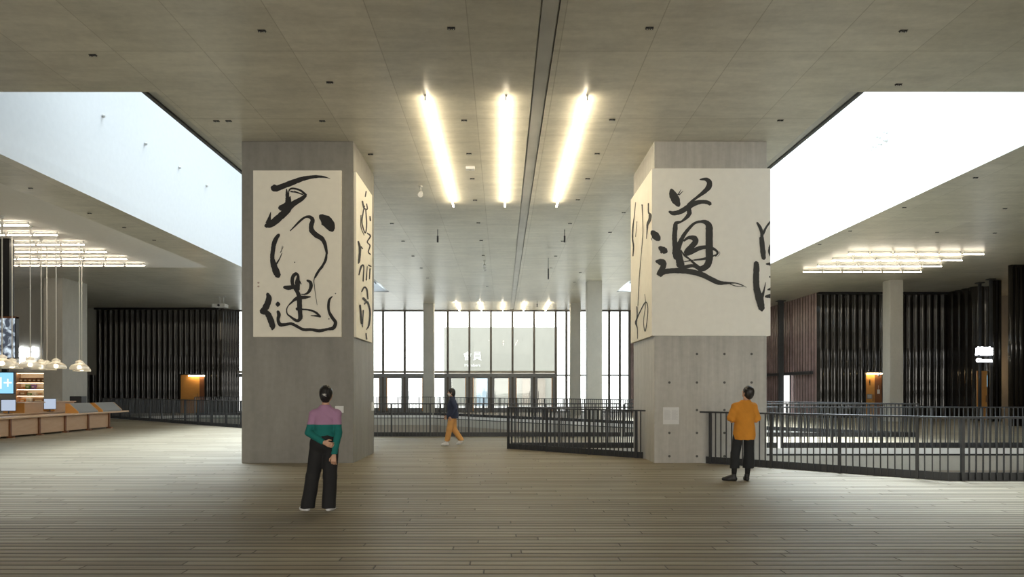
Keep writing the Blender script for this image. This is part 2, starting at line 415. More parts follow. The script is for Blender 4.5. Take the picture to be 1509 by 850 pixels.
# plain walls
def wall(name, x0, x1, y0, y1, z0, z1, mat): 
    mb = MB(); mb.box(x0,x1,y0,y1,z0,z1); return struct(mb.build(name, mat))
wall('wall_near', -36, 31, -14.3, -14, 0, ZC, M['conc_d'])
wall('wall_left', -36.3, -36, -14, 50, 0, ZC, M['conc'])
wall('wall_right', 31, 31.3, -14, 50, 0, ZC, M['conc'])
wall('wall_back_left', -36, -23.4, 39.0, 39.4, 0, ZC, M['conc'])
wall('wall_far_left', -36, -27.8, 48.5, 48.9, 0, ZC, M['conc'])
wall('wall_alcove_right', 26.7, 31, 42.0, 42.3, 0, ZC, M['conc_d'])
wall('wall_lower_far', -36, 31, 50.2, 50.5, -5, 0, M['conc_d'])

def tiled_wall(name, p0, p1, z0, z1, mat, pitch=0.37, depth=0.13, flip=False, joint=False):
    p0, p1 = Vector((p0[0],p0[1],0)), Vector((p1[0],p1[1],0)); L = (p1-p0).length; d = (p1-p0)/L
    nrm = Vector((d.y, -d.x, 0)) * (-1 if flip else 1)
    n = max(1, round(L/pitch)); k = 10; mb = MB(); A, B = [], []
    for i in range(n*k+1):
        t = i/k; ph = t % 1.0
        o = depth*abs(math.sin(math.pi*ph))**0.75 if ph < 1 else 0
        q = p0 + d*(L*t/n) + nrm*o
        A.append(mb.bm.verts.new((q.x,q.y,z0))); B.append(mb.bm.verts.new((q.x,q.y,z1)))
    for i in range(n*k):
        f = mb.bm.faces.new((A[i],A[i+1],B[i+1],B[i])); f.smooth = True; f.material_index = 1 if joint and (i % k in (0, 1, k-1)) else 0
    return struct(mb.build(name, [mat, M['tile']], recalc=False))
tiled_wall('wall_far_left_tiled', (-27.8,48.5), (-19.3,48.5), 0, ZC, M['tile'])
tiled_wall('wall_far_left_low', (-28.9,48.4), (-27.8,48.4), 0, 2.62, M['tile'])
tiled_wall('wall_far_left_return', (-19.3,48.5), (-18.6,50.0), 0, ZC, M['tile'], 0.25)
tiled_wall('wall_far_right_tiled', (18.07,40.7), (25.5,40.7), 0, ZC, M['tile'], 0.4)
tiled_wall('wall_far_right_return', (18.07,50.0), (18.07,40.7), 0, ZC, M['tile_glare'], 0.39, 0.10, joint=True)
tiled_wall('wall_far_right_back', (8.9,49.9), (18.07,49.9), 0, ZC, M['tile_glare'], 0.39, 0.10, joint=True)
tiled_wall('wall_side_right_tiled', (25.5,40.7), (25.5,38.2), 0, ZC, M['tile'], 0.62)
tiled_wall('wall_side_right_sign', (25.5,38.2), (26.7,38.2), 2.62, ZC, M['tile'], 0.4)
tiled_wall('wall_side_right_low', (26.1,38.2), (26.7,38.2), 0, 2.62, M['tile'], 0.3)
# black beam over the right-hand return and left glass
mb = MB(); mb.box(17.66,17.82,40.75,49.8,2.5,2.68); struct(mb.build('trim_7', M['steel']))
mb = MB(); mb.box(-27.8,-19.3,48.2,48.5,ZC-0.12,ZC); struct(mb.build('trim_8', M['black']))
mb = MB(); mb.box(18.0,25.5,40.35,40.6,ZC-0.12,ZC); struct(mb.build('trim_9', M['black']))

# ---------------------------------------------------------------- glass front
YG = 50.0
win = bpy.data.objects.new('window_1', None); C.objects.link(win); struct(win)
xs = [-8.42 + 1.517*k for k in range(-7, 9)] + [4.47, 5.21, 5.95, 6.70, 7.48, 8.23, 8.9]
xs = sorted(set(round(x,3) for x in xs))
for x in xs:
    MB().box(x-0.07,x+0.07,YG-0.22,YG+0.06,0,ZC).build('mullion', M['mull'], win)
for a, b in zip(xs, xs[1:]):
    MB().box(a+0.07,b-0.07,YG-0.015,YG+0.015,2.85 if b < 3.8 else 0.1,ZC-0.05).build('pane', M['glass'], win)
MB().box(xs[0],xs[-1],YG-0.16,YG+0.06,ZC-0.07,ZC).build('head_rail', M['mull'], win)
MB().box(xs[0],3.73,YG-0.2,YG+0.1,2.78,2.92).build('transom', plain('warm_grey_transom',(0.30,0.28,0.24),0.5), win)
MB().box(xs[0],3.73,YG-0.24,YG+0.1,2.50,2.72).build('transom', M['steel_b'], win)
MB().box(3.73,xs[-1],YG-0.12,YG+0.05,2.56,2.66).build('transom', M['steel_b'], win)
MB().box(xs[0],xs[-1],YG-0.12,YG+0.1,0,0.1).build('sill', M['steel_b'], win)
k = 0
for a, b in zip(xs, xs[1:]):
    if b > 3.8 or a < -12.5: continue
    k += 1
    dr = bpy.data.objects.new('door_%d' % k, None); C.objects.link(dr); struct(dr); dr.location = ((a+b)/2, YG, 0.1)
    l = dr.location
    m = MB()
    m.box(a+0.07,a+0.24,YG-0.20,YG+0.08,0.1,2.5); m.box(b-0.24,b-0.07,YG-0.20,YG+0.08,0.1,2.5)
    m.box(a+0.24,b-0.24,YG-0.12,YG+0.05,0.1,0.32); m.box(a+0.24,b-0.24,YG-0.12,YG+0.05,2.40,2.5)
    m.build('door_frame', M['steel_b'], dr, off=l)
    MB().box(a+0.24,b-0.24,YG-0.012,YG+0.012,0.32,2.40).build('pane', M['glass'], dr, off=l)
    m = MB(); xw = (a+0.24) if k % 2 else (b-0.285)
    m.box(xw,xw+0.045,YG-0.22,YG-0.02,0.1,2.45); m.build('wood_edge', M['amber'], dr, off=l)
    xh = (b-0.30) if k % 2 else (a+0.30)
    MB().cone((xh,YG-0.2,0.9),(xh,YG-0.2,1.5),0.018).cone((xh,YG-0.2,0.95),(xh,YG-0.05,0.95),0.012).cone((xh,YG-0.2,1.45),(xh,YG-0.05,1.45),0.012).build('handle', M['steel'], dr, off=l)

# outside, seen through the glass
mb = MB(); mb.quad((-60,50.4,0.0),(60,50.4,0.0),(60,130,0.0),(-60,130,0.0)); struct(mb.build('ground', M['paving']))
wall('wall_outside', -5.8, 5.4, 70, 73, 0, 7.75, M['conc_out'])
def outdoor_door(n, x0, x1, z1, mat):
    mb = MB(); mb.box(x0,x1,69.9,70.0,0,z1); o = struct(mb.build('door_%d' % n, mat))
    MB().box(x0-0.08,x0,69.86,70,0,z1+0.08).box(x1,x1+0.08,69.86,70,0,z1+0.08).box(x0,x1,69.86,70,z1,z1+0.08).build('door_frame', M['conc_d'], o)
pale_blue = plain('pale_blue_door', (0.36, 0.45, 0.52), 0.4)
outdoor_door(21, -2.6, -1.2, 2.9, pale_blue)
outdoor_door(22, 2.0, 2.6, 2.6, M['conc_d']); outdoor_door(23, 3.5, 4.1, 2.6, M['conc_d'])

# ================================================================ COLUMNS
def column(x0, x1, y0, y1, mat, label, holes=None, z0=-5.0):
    t = thing('concrete_column', label, 'column', ((x0+x1)/2, (y0+y1)/2, z0), group='concrete columns')
    m = MB(); m.box(x0,x1,y0,y1,z0,ZC); sh = part('shaft', m, mat, t, bevel=0.015)
    for (x, z) in holes or []:
        m = MB(); m.cone((x,y0-0.004,z),(x,y0+0.02,z),0.028,0.028,10); part('tie_hole', m, M['hole'], t, sh)
    return t
LX0, LX1, RX0, RX1, KY0, KY1 = -5.83, -3.33, 3.376, 5.889, 15.82, 18.32
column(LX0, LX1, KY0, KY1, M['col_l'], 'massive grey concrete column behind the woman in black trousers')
hx = [(986.4-CX)*KY0/F, (1027-CX)*KY0/F, (1067.5-CX)*KY0/F, (1107.5-CX)*KY0/F]
hz = [EYE+(CY-y)*KY0/F for y in (521.5, 563.5, 604, 637.7, 672)]
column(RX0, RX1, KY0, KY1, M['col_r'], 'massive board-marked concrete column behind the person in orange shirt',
       [(x, z) for x in hx for z in hz if not (x == hx[0] and abs(z-hz[2]) < .01) and not (x == hx[0] and z == hz[0])])
column(-5.14, -4.47, 45.8, 46.5, M['conc'], 'slender concrete column left of the walking person, near the glass front', z0=0)
column(4.34, 5.0, 45.5, 46.2, M['conc'], 'slender concrete column at right of the glass front, farther of the pair')
column(4.31, 5.07, 36.2, 36.9, M['conc'], 'pale concrete column right of the glass front, nearer of the pair', z0=0)
column(-22.8, -21.86, 35.2, 37.3, M['conc'], 'concrete column behind the hanging lamps on the far left', z0=0)
column(19.6, 20.27, 35.9, 36.6, M['conc'], 'slim concrete column in front of the black tiled wall on the right', z0=0)

# ================================================================ CALLIGRAPHY PANELS
def smooth(pts, sub=6):
    P = [np.array(p, float) for p in pts]
    if len(P) == 2: return [P[0]*(1-t)+P[1]*t for t in np.linspace(0,1,sub+1)]
    out = []
    for i in range(len(P)-1):
        a = P[i-1] if i else 2*P[0]-P[1]; b, c = P[i], P[i+1]; d = P[i+2] if i+2 < len(P) else 2*P[-1]-P[-2]
        for t in np.linspace(0,1,sub,endpoint=False):
            q = 0.5*((2*b)+(c-a)*t+(2*a-5*b+4*c-d)*t*t+(3*b-a-3*c+d)*t**3)
            q[2] = b[2]*(1-t)+c[2]*t
            out.append(q)
    out.append(P[-1]); return out
def brush(strokes, to_plane, name, mat, root, clip=None, seed=3):
    """brush strokes: (u, v, half width) centre lines turned into flat ink shapes on the panel"""
    rnd = random.Random(seed); mb = MB(); ns = 0
    for ox, oy, sc, sts in strokes:
        for st in sts:
            ns += 1; S = smooth(st); n = len(S); Lf, Rt = [], []
            for i, q in enumerate(S):
                a, b = S[max(0,i-1)], S[min(n-1,i+1)]
                d = (b-a)[:2]; d = d/(np.hypot(*d)+1e-9); nn = np.array((-d[1], d[0]))
                ww = q[2]*(1.14 if q[2] > 6 else 1.0)*(1+0.07*(rnd.random()-.5)*2)
                Lf.append((q[:2]+nn*ww)); Rt.append((q[:2]-nn*ww))
            def cap(q, d, ww, k=6):
                ang = math.atan2(d[1], d[0]); return [q[:2]+ww*np.array((math.cos(ang+math.pi/2-math.pi*j/k), math.sin(ang+math.pi/2-math.pi*j/k))) for j in range(1,k)]
            d1 = (S[-1]-S[-2])[:2]; d0 = (S[0]-S[1])[:2]
            fan = [(Lf[-1], cap(S[-1], d1, S[-1][2]*.8), Rt[-1]), (Rt[0], cap(S[0], d0, S[0][2]*.8), Lf[0])]
            def V(p, i=0):
                px, py = ox+p[0]/sc, oy+p[1]/sc
                if clip: px = min(px, clip)
                return mb.bm.verts.new(to_plane(px, py, 0.0004*ns+2e-5*i))
            LV, RV = [V(p,i) for i, p in enumerate(Lf)], [V(p,i) for i, p in enumerate(Rt)]
            for i in range(n-1):
                mb.bm.faces.new((LV[i],LV[i+1],RV[i+1],RV[i]))
            for i, (a, mid, b) in enumerate(fan):
                va, vb = (LV[-1], RV[-1]) if i == 0 else (RV[0], LV[0])
                try: mb.bm.faces.new([va]+[V(p, 0 if i else n) for p in mid]+[vb])
                except ValueError: pass
    return part(name, mb, mat, root)
L1 = [
 [(215,192,26),(245,203,26),(300,183,24),(400,145,24),(500,108,21),(580,90,15),(650,82,13),(720,85,8),(785,101,2)],[(232,180,26),(236,195,28)],
 [(352,205,4),(357,260,13),(365,310,21),(362,355,27),(320,388,28),(288,393,24)],
 [(374,275,5),(376,225,6),(400,201,8),(450,205,8),(500,225,9),(545,265,11)],[(395,230,7),(450,240,5),(520,265,4)],[(430,226,3),(515,256,3)],
 [(543,270,13),(500,305,20),(440,340,24),(390,375,28),(345,430,32),(290,480,31),(230,532,32),(185,560,28),(145,572,16)],
 [(388,280,5),(386,345,14)],[(196,435,3),(186,480,10),(172,545,24)],
 [(390,620,5),(430,580,7),(490,520,10),(540,485,9),(585,484,14),(612,515,19),(598,570,21),(605,620,23),(650,665,23),(700,695,21),(730,740,17),(745,800,13),(755,850,9)],
 [(692,475,22),(740,515,46),(780,560,47),(805,610,27)],[(700,555,3),(730,575,4)],
 [(276,660,14),(248,700,19),(226,760,20),(215,850,18)],[(320,780,2),(290,840,3)],[(312,770,2),(300,830,2)]]
L2 = [
 [(214,-10,18),(212,60,19),(225,120,26),(250,190,30),(270,232,26)],[(308,5,3),(285,60,5),(255,110,8)],
 [(752,0,8),(742,70,12),(715,125,10),(670,180,7),(640,230,6),(625,280,4),(630,330,3),(638,400,3),(657,520,2)],[(715,140,7),(680,185,5),(640,250,5)],
 [(470,228,10),(445,212,14),(415,245,16),(412,310,15),(440,360,16),(465,400,17),(480,450,21),(482,520,22),(488,600,19),(490,650,19),(465,678,13),(430,665,12),(390,635,8),(362,612,6),(354,570,5),(370,530,5),(410,490,8),(440,465,14),(480,450,19),(540,445,14),(592,440,5)],
 [(470,230,10),(462,300,22),(468,370,16)],[(330,345,14),(370,350,20),(410,345,18),(440,340,16)],
 [(480,285,8),(500,315,4)],[(558,277,9),(590,297,15),(596,340,16),(575,390,13),(540,414,7),(500,415,4)],
 [(455,560,15),(470,562,14)],[(505,565,8),(560,568,8),(610,580,8),(650,600,10),(688,637,9)],[(595,627,4),(650,630,8),(690,638,8)],
 [(165,410,14),(178,460,26),(150,540,29),(105,592,20)],[(110,590,20),(160,602,24),(195,670,28),(215,735,25),(212,766,8)],
 [(262,514,22),(274,514,22)],
 [(268,585,13),(278,620,17),(270,670,13),(290,715,17),(340,716,13),(400,708,13),(450,730,13),(520,765,13),(600,766,12),(680,778,14),(760,762,11),(820,748,17),(840,695,15),(810,650,15),(777,590,11),(770,530,12),(780,470,11),(808,437,5)],
 [(838,408,5),(842,408,5)],[(773,660,6),(776,660,6)],[(433,98,6),(436,98,6)]]
SEAL = [[(68,300,8),(78,300,8)],[(68,337,8),(78,337,8)]]
S6 = 6.743
lt = thing('calligraphy_panel', 'tall cream panel of black brush calligraphy on front of the left column', 'calligraphy panel', (-4.57, 15.79, 2.81))
YP = KY0 - 0.05
def pl(Y): return lambda x, y, o=0: ((x-CX)*Y/F, Y-o, EYE+(CY-y)*Y/F)
a, b = atY(373,251,YP), atY(503,496.3,YP)
m = MB(); m.box(a.x,b.x,YP,KY0,b.z,a.z); part('board', m, M['panel'], lt, bevel=0.004)
brush([(370,248,S6,L1),(370,372,S6,L2)], pl(YP-0.003), 'brushwork', M['ink'], lt)
for sl_ in SEAL: brush([(370,372,S6,[sl_])], pl(YP-0.003), 'stamp', M['seal'], lt)
# the side board of the left column
XS = LX1 + 0.05
def side(X):
    def f(x, y, o=0):
        Y = X*F/(x-CX); return (X-o*math.copysign(1, X), Y, EYE+(CY-y)*Y/F)
    return f
ls = thing('calligraphy_panel', 'cream calligraphy panel on the right-hand side of the left column', 'calligraphy panel', (XS, 16.9, 2.81))
m = MB(); m.box(LX1,XS,XS*F/(524.9-CX),XS*F/(548.3-CX),b.z,a.z); part('board', m, M['panel'], ls, bevel=0.004)
LS = [[(70,110,3),(66,135,3)],[(52,158,4),(60,190,4),(75,195,3),(72,170,3)],[(62,180,3),(55,215,3),(50,260,3),(65,310,3),(72,270,3),(68,200,3)],[(45,225,2),(45,280,2),(60,320,2)],[(88,230,3),(90,250,4)],
 [(75,310,3),(90,325,4),(75,352,3),(88,370,3),(80,400,3),(90,412,3)],[(32,350,4),(40,385,6),(36,440,6),(32,455,3)],[(45,375,3),(52,385,3)],
 [(35,510,3),(46,470,5),(58,470,3),(55,540,3)],[(80,463,3),(93,470,3)],[(75,470,2),(70,535,3)],[(88,480,3),(85,530,2)],
 [(48,590,3),(60,570,4),(72,580,4),(78,625,3)],[(55,622,6),(66,633,6)],[(40,655,4),(48,742,5)],[(55,680,3),(52,760,2)],[(60,650,3),(76,640,4),(88,690,4),(82,750,4),(70,772,2)],[(68,790,3),(72,818,3)]]
brush([(518,248,3.25,LS)], side(XS+0.003), 'brushwork', M['ink'], ls)
# the boards wrapped round the right column
rt = thing('calligraphy_panel', 'large white calligraphy panel wrapped around the right column', 'calligraphy panel', (4.6, 15.75, 2.84))
X0, X1 = RX0-0.06, RX1+0.06; Y0, Y1 = KY0-0.06, KY1+0.06
z1, z0 = EYE+(CY-248)*Y0/F, EYE+(CY-494.5)*Y0/F
m = MB(); m.box(X0,X1,Y0,KY0,z0,z1); part('front_board', m, M['panel_w'], rt, bevel=0.004)
m = MB(); m.box(X0,RX0,KY0+0.001,Y1,z0,z1); part('side_board', m, M['panel'], rt, bevel=0.004)
m = MB(); m.box(RX1,X1,KY0+0.001,Y1,z0,z1); part('side_board', m, M['panel_w'], rt, bevel=0.004)
R1 = [[(225,195,16),(240,240,35),(270,300,35),(295,345,17)],[(288,242,6),(318,192,2)],[(300,243,5),(337,206,2)],
 [(500,95,5),(555,92,15),(590,120,23),(585,165,23),(545,210,18),(480,260,12),(420,305,10),(380,335,6)],
 [(205,405,10),(245,420,18),(310,405,22),(380,365,23),(450,325,21),(520,310,16),(570,315,17),(600,330,16)],
 [(390,370,19),(397,420,20),(370,460,15),(320,500,8),(270,517,17),(262,560,21),(255,650,21),(262,740,23),(270,800,33),(285,850,33)],
 [(285,770,24),(310,700,21),(345,630,15),(400,560,13),(450,515,11),(510,500,11),(560,510,21),(588,550,29),(588,650,29),(588,760,29),(588,850,28)],
 [(345,685,9),(390,655,13),(440,660,25),(460,690,23),(420,740,25),(370,800,25),(420,790,21),(500,755,18),(580,748,15),(640,768,11),(670,800,9),(650,832,7)],
 [(320,790,3),(350,830,6),(385,852,7)],[(690,790,2),(690,815,2),(670,835,2)],
 [(40,600,20),(70,635,34),(100,668,26)],[(110,750,15),(140,770,27),(168,787,26)],[(30,660,4),(35,680,3)],[(120,795,5),(128,806,4)],
 [(1050,510,8),(1080,560,15),(1096,620,13),(1095,720,15),(1105,800,19),(1115,855,19)],[(1178,500,7),(1135,560,9),(1108,620,10)],[(1178,720,5),(1170,760,10),(1178,830,6)]]
R2 = [[(215,200,23),(230,260,25),(240,310,25)],[(450,30,23),(450,150,23),(450,260,23),(430,310,21),(385,330,18),(350,300,8),(300,255,6),(255,215,5),(242,190,3)],
 [(500,228,5),(420,255,8),(340,266,5)],[(260,280,3),(300,272,4),(360,262,3)],
 [(60,275,9),(90,280,21),(115,287,17),(105,330,19),(85,370,21),(110,355,17),(170,345,17),(250,345,17),(330,355,17),(400,375,17),(460,405,17),(520,432,15),(570,435,9),(640,435,4),(690,450,4),(725,468,1)],
 [(580,430,4),(640,456,3),(700,462,2)],[(260,320,13),(330,308,11),(380,328,14)],
 [(835,100,15),(845,200,17),(852,250,13)],[(900,160,7),(893,200,9),(900,235,6)],
 [(795,285,15),(798,320,19),(795,400,19),(800,480,21),(820,550,26),(835,620,21),(838,640,7)],[(832,550,14),(850,500,7),(866,430,2)],
 [(870,295,5),(905,295,13)],[(893,390,5),(905,390,8)],[(880,485,4),(905,478,11)],[(865,535,8),(905,530,15)]]
brush([(955,250,6.541,R1),(955,330,5.0,R2)], pl(Y0-0.003), 'brushwork', M['ink_g'], rt, clip=1135.0)
RS = [[(38,100,1.5),(30,180,2.5),(24,230,4),(22,290,4),(27,330,4),(24,380,3)],[(45,200,1.5),(38,280,1.5)],[(72,112,3),(74,180,1.5),(76,260,1.5),(66,390,1.5),(58,480,1.5),(52,590,1.5),(50,640,1.5)],[(71,113,3),(73,116,3)],
 [(105,105,3),(106,150,4),(114,165,7),(112,190,7),(101,215,6),(99,240,4),(95,290,1.5)],
 [(45,645,3),(46,700,3),(40,730,6),(47,760,2),(48,812,1.5)],[(38,725,4),(60,675,3),(90,622,3),(102,650,2),(98,720,2),(88,775,2.5),(80,720,1.5),(90,640,1.5),(86,580,1)]]
brush([(926,270,3.55,RS)], side(X0-0.003), 'brushwork', M['ink'], rt)

# cards fixed to the columns
def card(px0, px1, py0, py1, label, col_face=KY0, rows=0):
    a, b = atY(px0,py0,col_face), atY(px1,py1,col_face)
    t = thing('label_card', label, 'label card', ((a.x+b.x)/2, col_face, (a.z+b.z)/2))
    m = MB(); m.box(a.x,b.x,col_face-0.012,col_face,b.z,a.z); part('card', m, M['paper'], t)
    w_, h = b.x-a.x, a.z-b.z
    if rows:
        m = MB()
        for i in range(rows):
            z = a.z-h*(0.16+0.6*i/rows); m.box(a.x+w_*.08,a.x+w_*(.46 if i%5 else .4),col_face-0.0125,col_face-0.011,z-0.004,z)
            m.box(a.x+w_*.54,a.x+w_*(.92 if i%4 else .8),col_face-0.0125,col_face-0.011,z-0.004,z)
        part('print', m, M['paper_t'], t)
card(494,506.5,598,608,'small white label card on the left column beside the woman')
card(977,1000.5,600,625,'square white text sheet on the lower front of the right column', rows=14)
t = thing('label_card', 'small white card on the side edge of the left column', 'label card', (LX1, 18.0, 1.2))
m = MB(); m.box(LX1,LX1+0.03,17.9,18.2,1.10,1.32); part('card', m, M['paper'], t)

# ================================================================ RAILINGS
post_me = MB().box(-0.025,0.025,-0.03,0.03,0,1.12).build('post', M['steel']).data
bal_me = MB().box(-0.009,0.009,-0.013,0.013,0.02,1.12).build('baluster', M['steel']).data
for n in ('post', 'baluster'): bpy.data.objects.remove(bpy.data.objects[n], do_unlink=True)
def railing(p0, p1, label, bay=1.34, per=11, kerb_side=1, ext0=0.0, ext1=0.0, first=0.0):
    p0, p1 = Vector((*p0,0)), Vector((*p1,0)); L = (p1-p0).length; d = (p1-p0)/L
    t = thing('railing', label, 'railing', p0, math.atan2(d.y,d.x), 'dark steel railings round the floor openings')
    MB().box(-ext0,L+ext1,-0.035,0.035,1.12,1.155).build('top_rail', M['steel'], t, bevel=0.006)
    MB().box(0,L,0.035*kerb_side-0.012,0.035*kerb_side+0.012,0.0,0.15).build('kerb_plate', M['steel'], t)
    step = bay/per; i = 0; x = first
    nb = 0
    while x <= L+1e-6:
        isp = (i % per == 0)
        if isp or nb < 100:
            o = bpy.data.objects.new('post' if isp else 'baluster', post_me if isp else bal_me); C.objects.link(o)
            o.parent = t; o.location = (x,0,0)
            if not isp: nb += 1
        i += 1; x = first + i*step
    return t
def lerp(a, b, t): return (a[0]+(b[0]-a[0])*t, a[1]+(b[1]-a[1])*t)
ci, cj = (0.15,19.56), (7.99,12.72)
diag = lambda X: (X, ci[1]+(X-ci[0])*(cj[1]-ci[1])/(cj[0]-ci[0]))
railing(diag(4.50), cj, 'slanting railing from the right column to the corner post, behind the orange shirt', kerb_side=1, ext0=0.12, first=0.12)
railing(cj, (12.2,12.62), 'straight railing in the right foreground, running out of the picture', first=0.25)
railing(ci, diag(3.30), 'slanting railing ending against the left side of the right column', ext1=0.08)
railing((0.25,19.84), (7.7,19.84), 'railing across the far side of the nearer floor opening, seen through the slanting one')
railing((7.8,19.84), (17.9,19.84), 'railing on the far side of the right floor opening, level with the bright slab edge', per=11, bay=1.4)
railing((-5.2,24.58), (4.1,24.58), 'straight railing behind the walking person in ochre trousers')
railing((4.2,24.56), (14.3,24.35), 'railing beyond the right column, second one back, ending at a corner', bay=1.4)
railing((-11.07,29.95), (-5.3,24.7), 'railing section hidden mostly behind the left column')
railing((-17.0,35.3), (-11.17,30.04), 'slanting railing left of the left column, half nearer the column')
railing((-23.0,40.75), (-17.1,35.4), 'slanting railing on the far left, half nearer the wooden counter')
q0, q1 = (14.35,24.5), (-4.35,44.9)
railing(lerp(q0,q1,.0), lerp(q0,q1,.34), 'farthest slanting railing at right, before the tiled return wall', bay=1.4)
railing(lerp(q0,q1,.345), lerp(q0,q1,.67), 'farthest slanting railing, middle stretch in front of the pale column', bay=1.4)
railing(lerp(q0,q1,.675), q1, 'farthest slanting railing, stretch before the glass doors', bay=1.4)
railing((-12.0,44.9), (-4.45,44.9), 'farthest straight railing before the glass doors, left of the walking person')
railing((-19.5,44.9), (-12.1,44.9), 'farthest straight railing before the glass, left of the left column')

# ================================================================ CEILING TUBE LIGHTS
def strip_light(L, alongY, em, label, loc, group):
    t = thing('strip_light', label, 'strip light', loc, R(90) if alongY else 0, group)
    MB().box(-L/2+0.01,L/2-0.01,-0.022,0.022,-0.03,0.0).box(-L/2+0.01,-L/2+0.05,-0.012,0.012,-0.12,-0.03).box(L/2-0.05,L/2-0.01,-0.012,0.012,-0.12,-0.03).build('housing', M['housing'], t)
    MB().cone((-L/2+0.012,0,-0.13),(L/2-0.012,0,-0.13),0.021,0.021,10).build('tube', em, t)
    return t
first = None
rows = [(-1.46,'left'),(0.06,'middle'),(1.587,'right')]
for X, nm in rows:
    for i in range(5):
        lab = '%s bare tube light from the camera in the %s hall ceiling row' % (ORD[i], nm)
        loc = (X, 13.3+0.77+1.54*i, ZC)
        if first is None: first = strip_light(1.54, True, M['tube'], lab, loc, 'tube lights over the hall')
        else: dup(first, loc, lab)
for i, X in enumerate((-3.0,-1.47,0.0,1.42,2.95)):
    for j in range(3):
        dup(first, (X, 44.9+0.77+1.54*j, ZC), 'ceiling tube light by the glass front, %s row from left, %s tube' % (ORD[i], ('near','middle','far')[j]), group='tube lights by the glass front')
firstx = None
Ls = 0.925
for r, Y in enumerate((23.4,24.9,26.5,28.0,29.5,31.0)):
    for i in range(8):
        X = -15.6-Ls*(i+.5)
        if CX+F*X/Y < -40: continue
        lab = 'counter ceiling tube light, %s from right in %s row from camera' % (ORD[i], ORD[r])
        if firstx is None: firstx = strip_light(Ls-.07, False, M['tube_w'], lab, (X,Y,ZC), 'tube lights over the counter')
        else: dup(firstx, (X,Y,ZC), lab, group='tube lights over the counter')
for r, Y in enumerate((28.45,29.8,31.2,32.7)):
    for i in range(6):
        dup(firstx, (13.8+Ls*(i+.5),Y,ZC), 'right cluster ceiling tube light, %s from left in %s row from camera' % (ORD[i], ORD[r]), group='tube lights in the right-hand cluster')

# ---------------------------------------------------------------- small ceiling fittings
DOTS = [(137,81),(386,45),(665,41),(957,41),(1331,45),(319,178),(337,178),(475,178),(1150,177),(546,227),(684,177),(691,226),(902,176),(880,226),
 (696,263),(700,294.6),(705,328),(709,354),(712,376),(718,422),(577.5,329),(594,355),(608.6,377),(620.7,394.6),(630,409.5),(866,263),(851.6,294),(840,329),(829,355),(819,377),(812,394.6),
 (919,313),(899,342),(855,401.4),(846.6,415.5),(45,277),(132,314),(183,335),(227,353.7),(1324,124),(1437.5,261.5),(1332.5,305.5),(1252.7,340),(1208,360),(1381,342),(1481,307),(1466,343),(486,121)]
pts = sorted((atC(*p) for p in DOTS), key=lambda v: v.x)
lanes = []
for p in pts:
    if lanes and abs(lanes[-1][-1].x - p.x) < 0.45: lanes[-1].append(p)
    else: lanes.append([p])
def lane_name(x):
    if x < -11.8: return 'left of the left rooflight'
    if x > 11.8: return 'right of the right rooflight'
    if x < -5.9: return 'beside the left rooflight edge'
    if x > 5.9: return 'beside the right rooflight edge'
    if x < -3.4: return 'above the left column'
    if x > 3.4: return 'above the right column'
    if x < -1.46: return 'left of the hall tube rows'
    if x > 1.6: return 'right of the hall tube rows'
    return 'between the hall tube rows'
fd = None; seen = {}
for ln in lanes:
    for p in sorted(ln, key=lambda v: v.y):
        nm = lane_name(p.x); seen.setdefault(nm, []).append(p)
for nm, ps in seen.items():
    ps.sort(key=lambda v: (round(v.y, 1), v.x))
    for i, p in enumerate(ps):
        lab = 'small dark twin ceiling downlight %s, %s from camera' % (nm, ORD[min(i,13)] if i < 14 else 'farther')
        if i >= 14: lab = 'twin ceiling downlight %s, number %d from camera' % (nm, i+1)
        if fd is None:
            fd = thing('downlight', lab, 'downlight', p, 0, 'twin downlights in the concrete ceiling')
            MB().box(-0.06,0.06,-0.03,0.03,-0.006,0).cone((-0.034,0,-0.022),(-0.034,0,0.0),0.026,0.028,12).cone((0.034,0,-0.022),(0.034,0,0.0),0.026,0.028,12).build('ring', M['black'], fd)
            for sx in (-.034,.034): MB().cone((sx,0,-0.026),(sx,0,-0.022),0.010,0.010,10).build('lens', M['alu'], fd)
        else: dup(fd, p, lab)
def ceil_spot(px, py, label, two=False):
    p = atC(px, py); t = thing('spotlight', label, 'spotlight', p)
    m = MB(); m.cone(p, p+Vector((0,0,-0.04)), 0.05).cone(p+Vector((0,0,-0.04)), p+Vector((0,0,-0.2)), 0.015); part('stem', m, M['housing'], t)
    m = MB(); m.cone(p+Vector((0,0.06,-0.17)), p+Vector((0,-0.1,-0.27)), 0.05, 0.07)
    if two: m.cone(p+Vector((0.02,0.06,-0.30)), p+Vector((0.02,-0.1,-0.40)), 0.05, 0.07)
    part('head', m, M['paper'], t)
ceil_spot(620,274,'single white ceiling spotlight left of the left tube row')
ceil_spot(714,384,'pair of white spot heads on the ceiling before the glass front', True)
p = atC(693,246); t = thing('smoke_detector','small square white detector box between the left and middle tube rows','detector',p)
m = MB(); m.box(p.x-.11,p.x+.11,p.y-.08,p.y+.08,p.z-.07,p.z); part('case', m, M['paper'], t, bevel=.01)
m = MB(); m.cone((p.x,p.y,p.z-.085),(p.x,p.y,p.z-.07),.03); part('sensor', m, M['housing'], t)
for px, py, dz, lab in ((645,338,.45,'left of the ceiling slot'),(832,338,.45,'right of the ceiling slot, nearest the camera'),(808,380,.9,'right of the ceiling slot, second from camera'),(791.5,443,.4,'right of the ceiling slot, closest to the glass')):
    p = atC(px,py); t = thing('hanging_rod','thin dark rod hanging from the ceiling ' + lab,'rod',p,0,'rods hanging from the ceiling')
    m = MB(); m.cone(p,(p.x,p.y,p.z-dz*.55),.012); part('cord', m, M['steel'], t)
    m = MB(); m.cone((p.x,p.y,p.z-dz*.5),(p.x,p.y,p.z-dz),.032); part('weight', m, M['steel'], t)
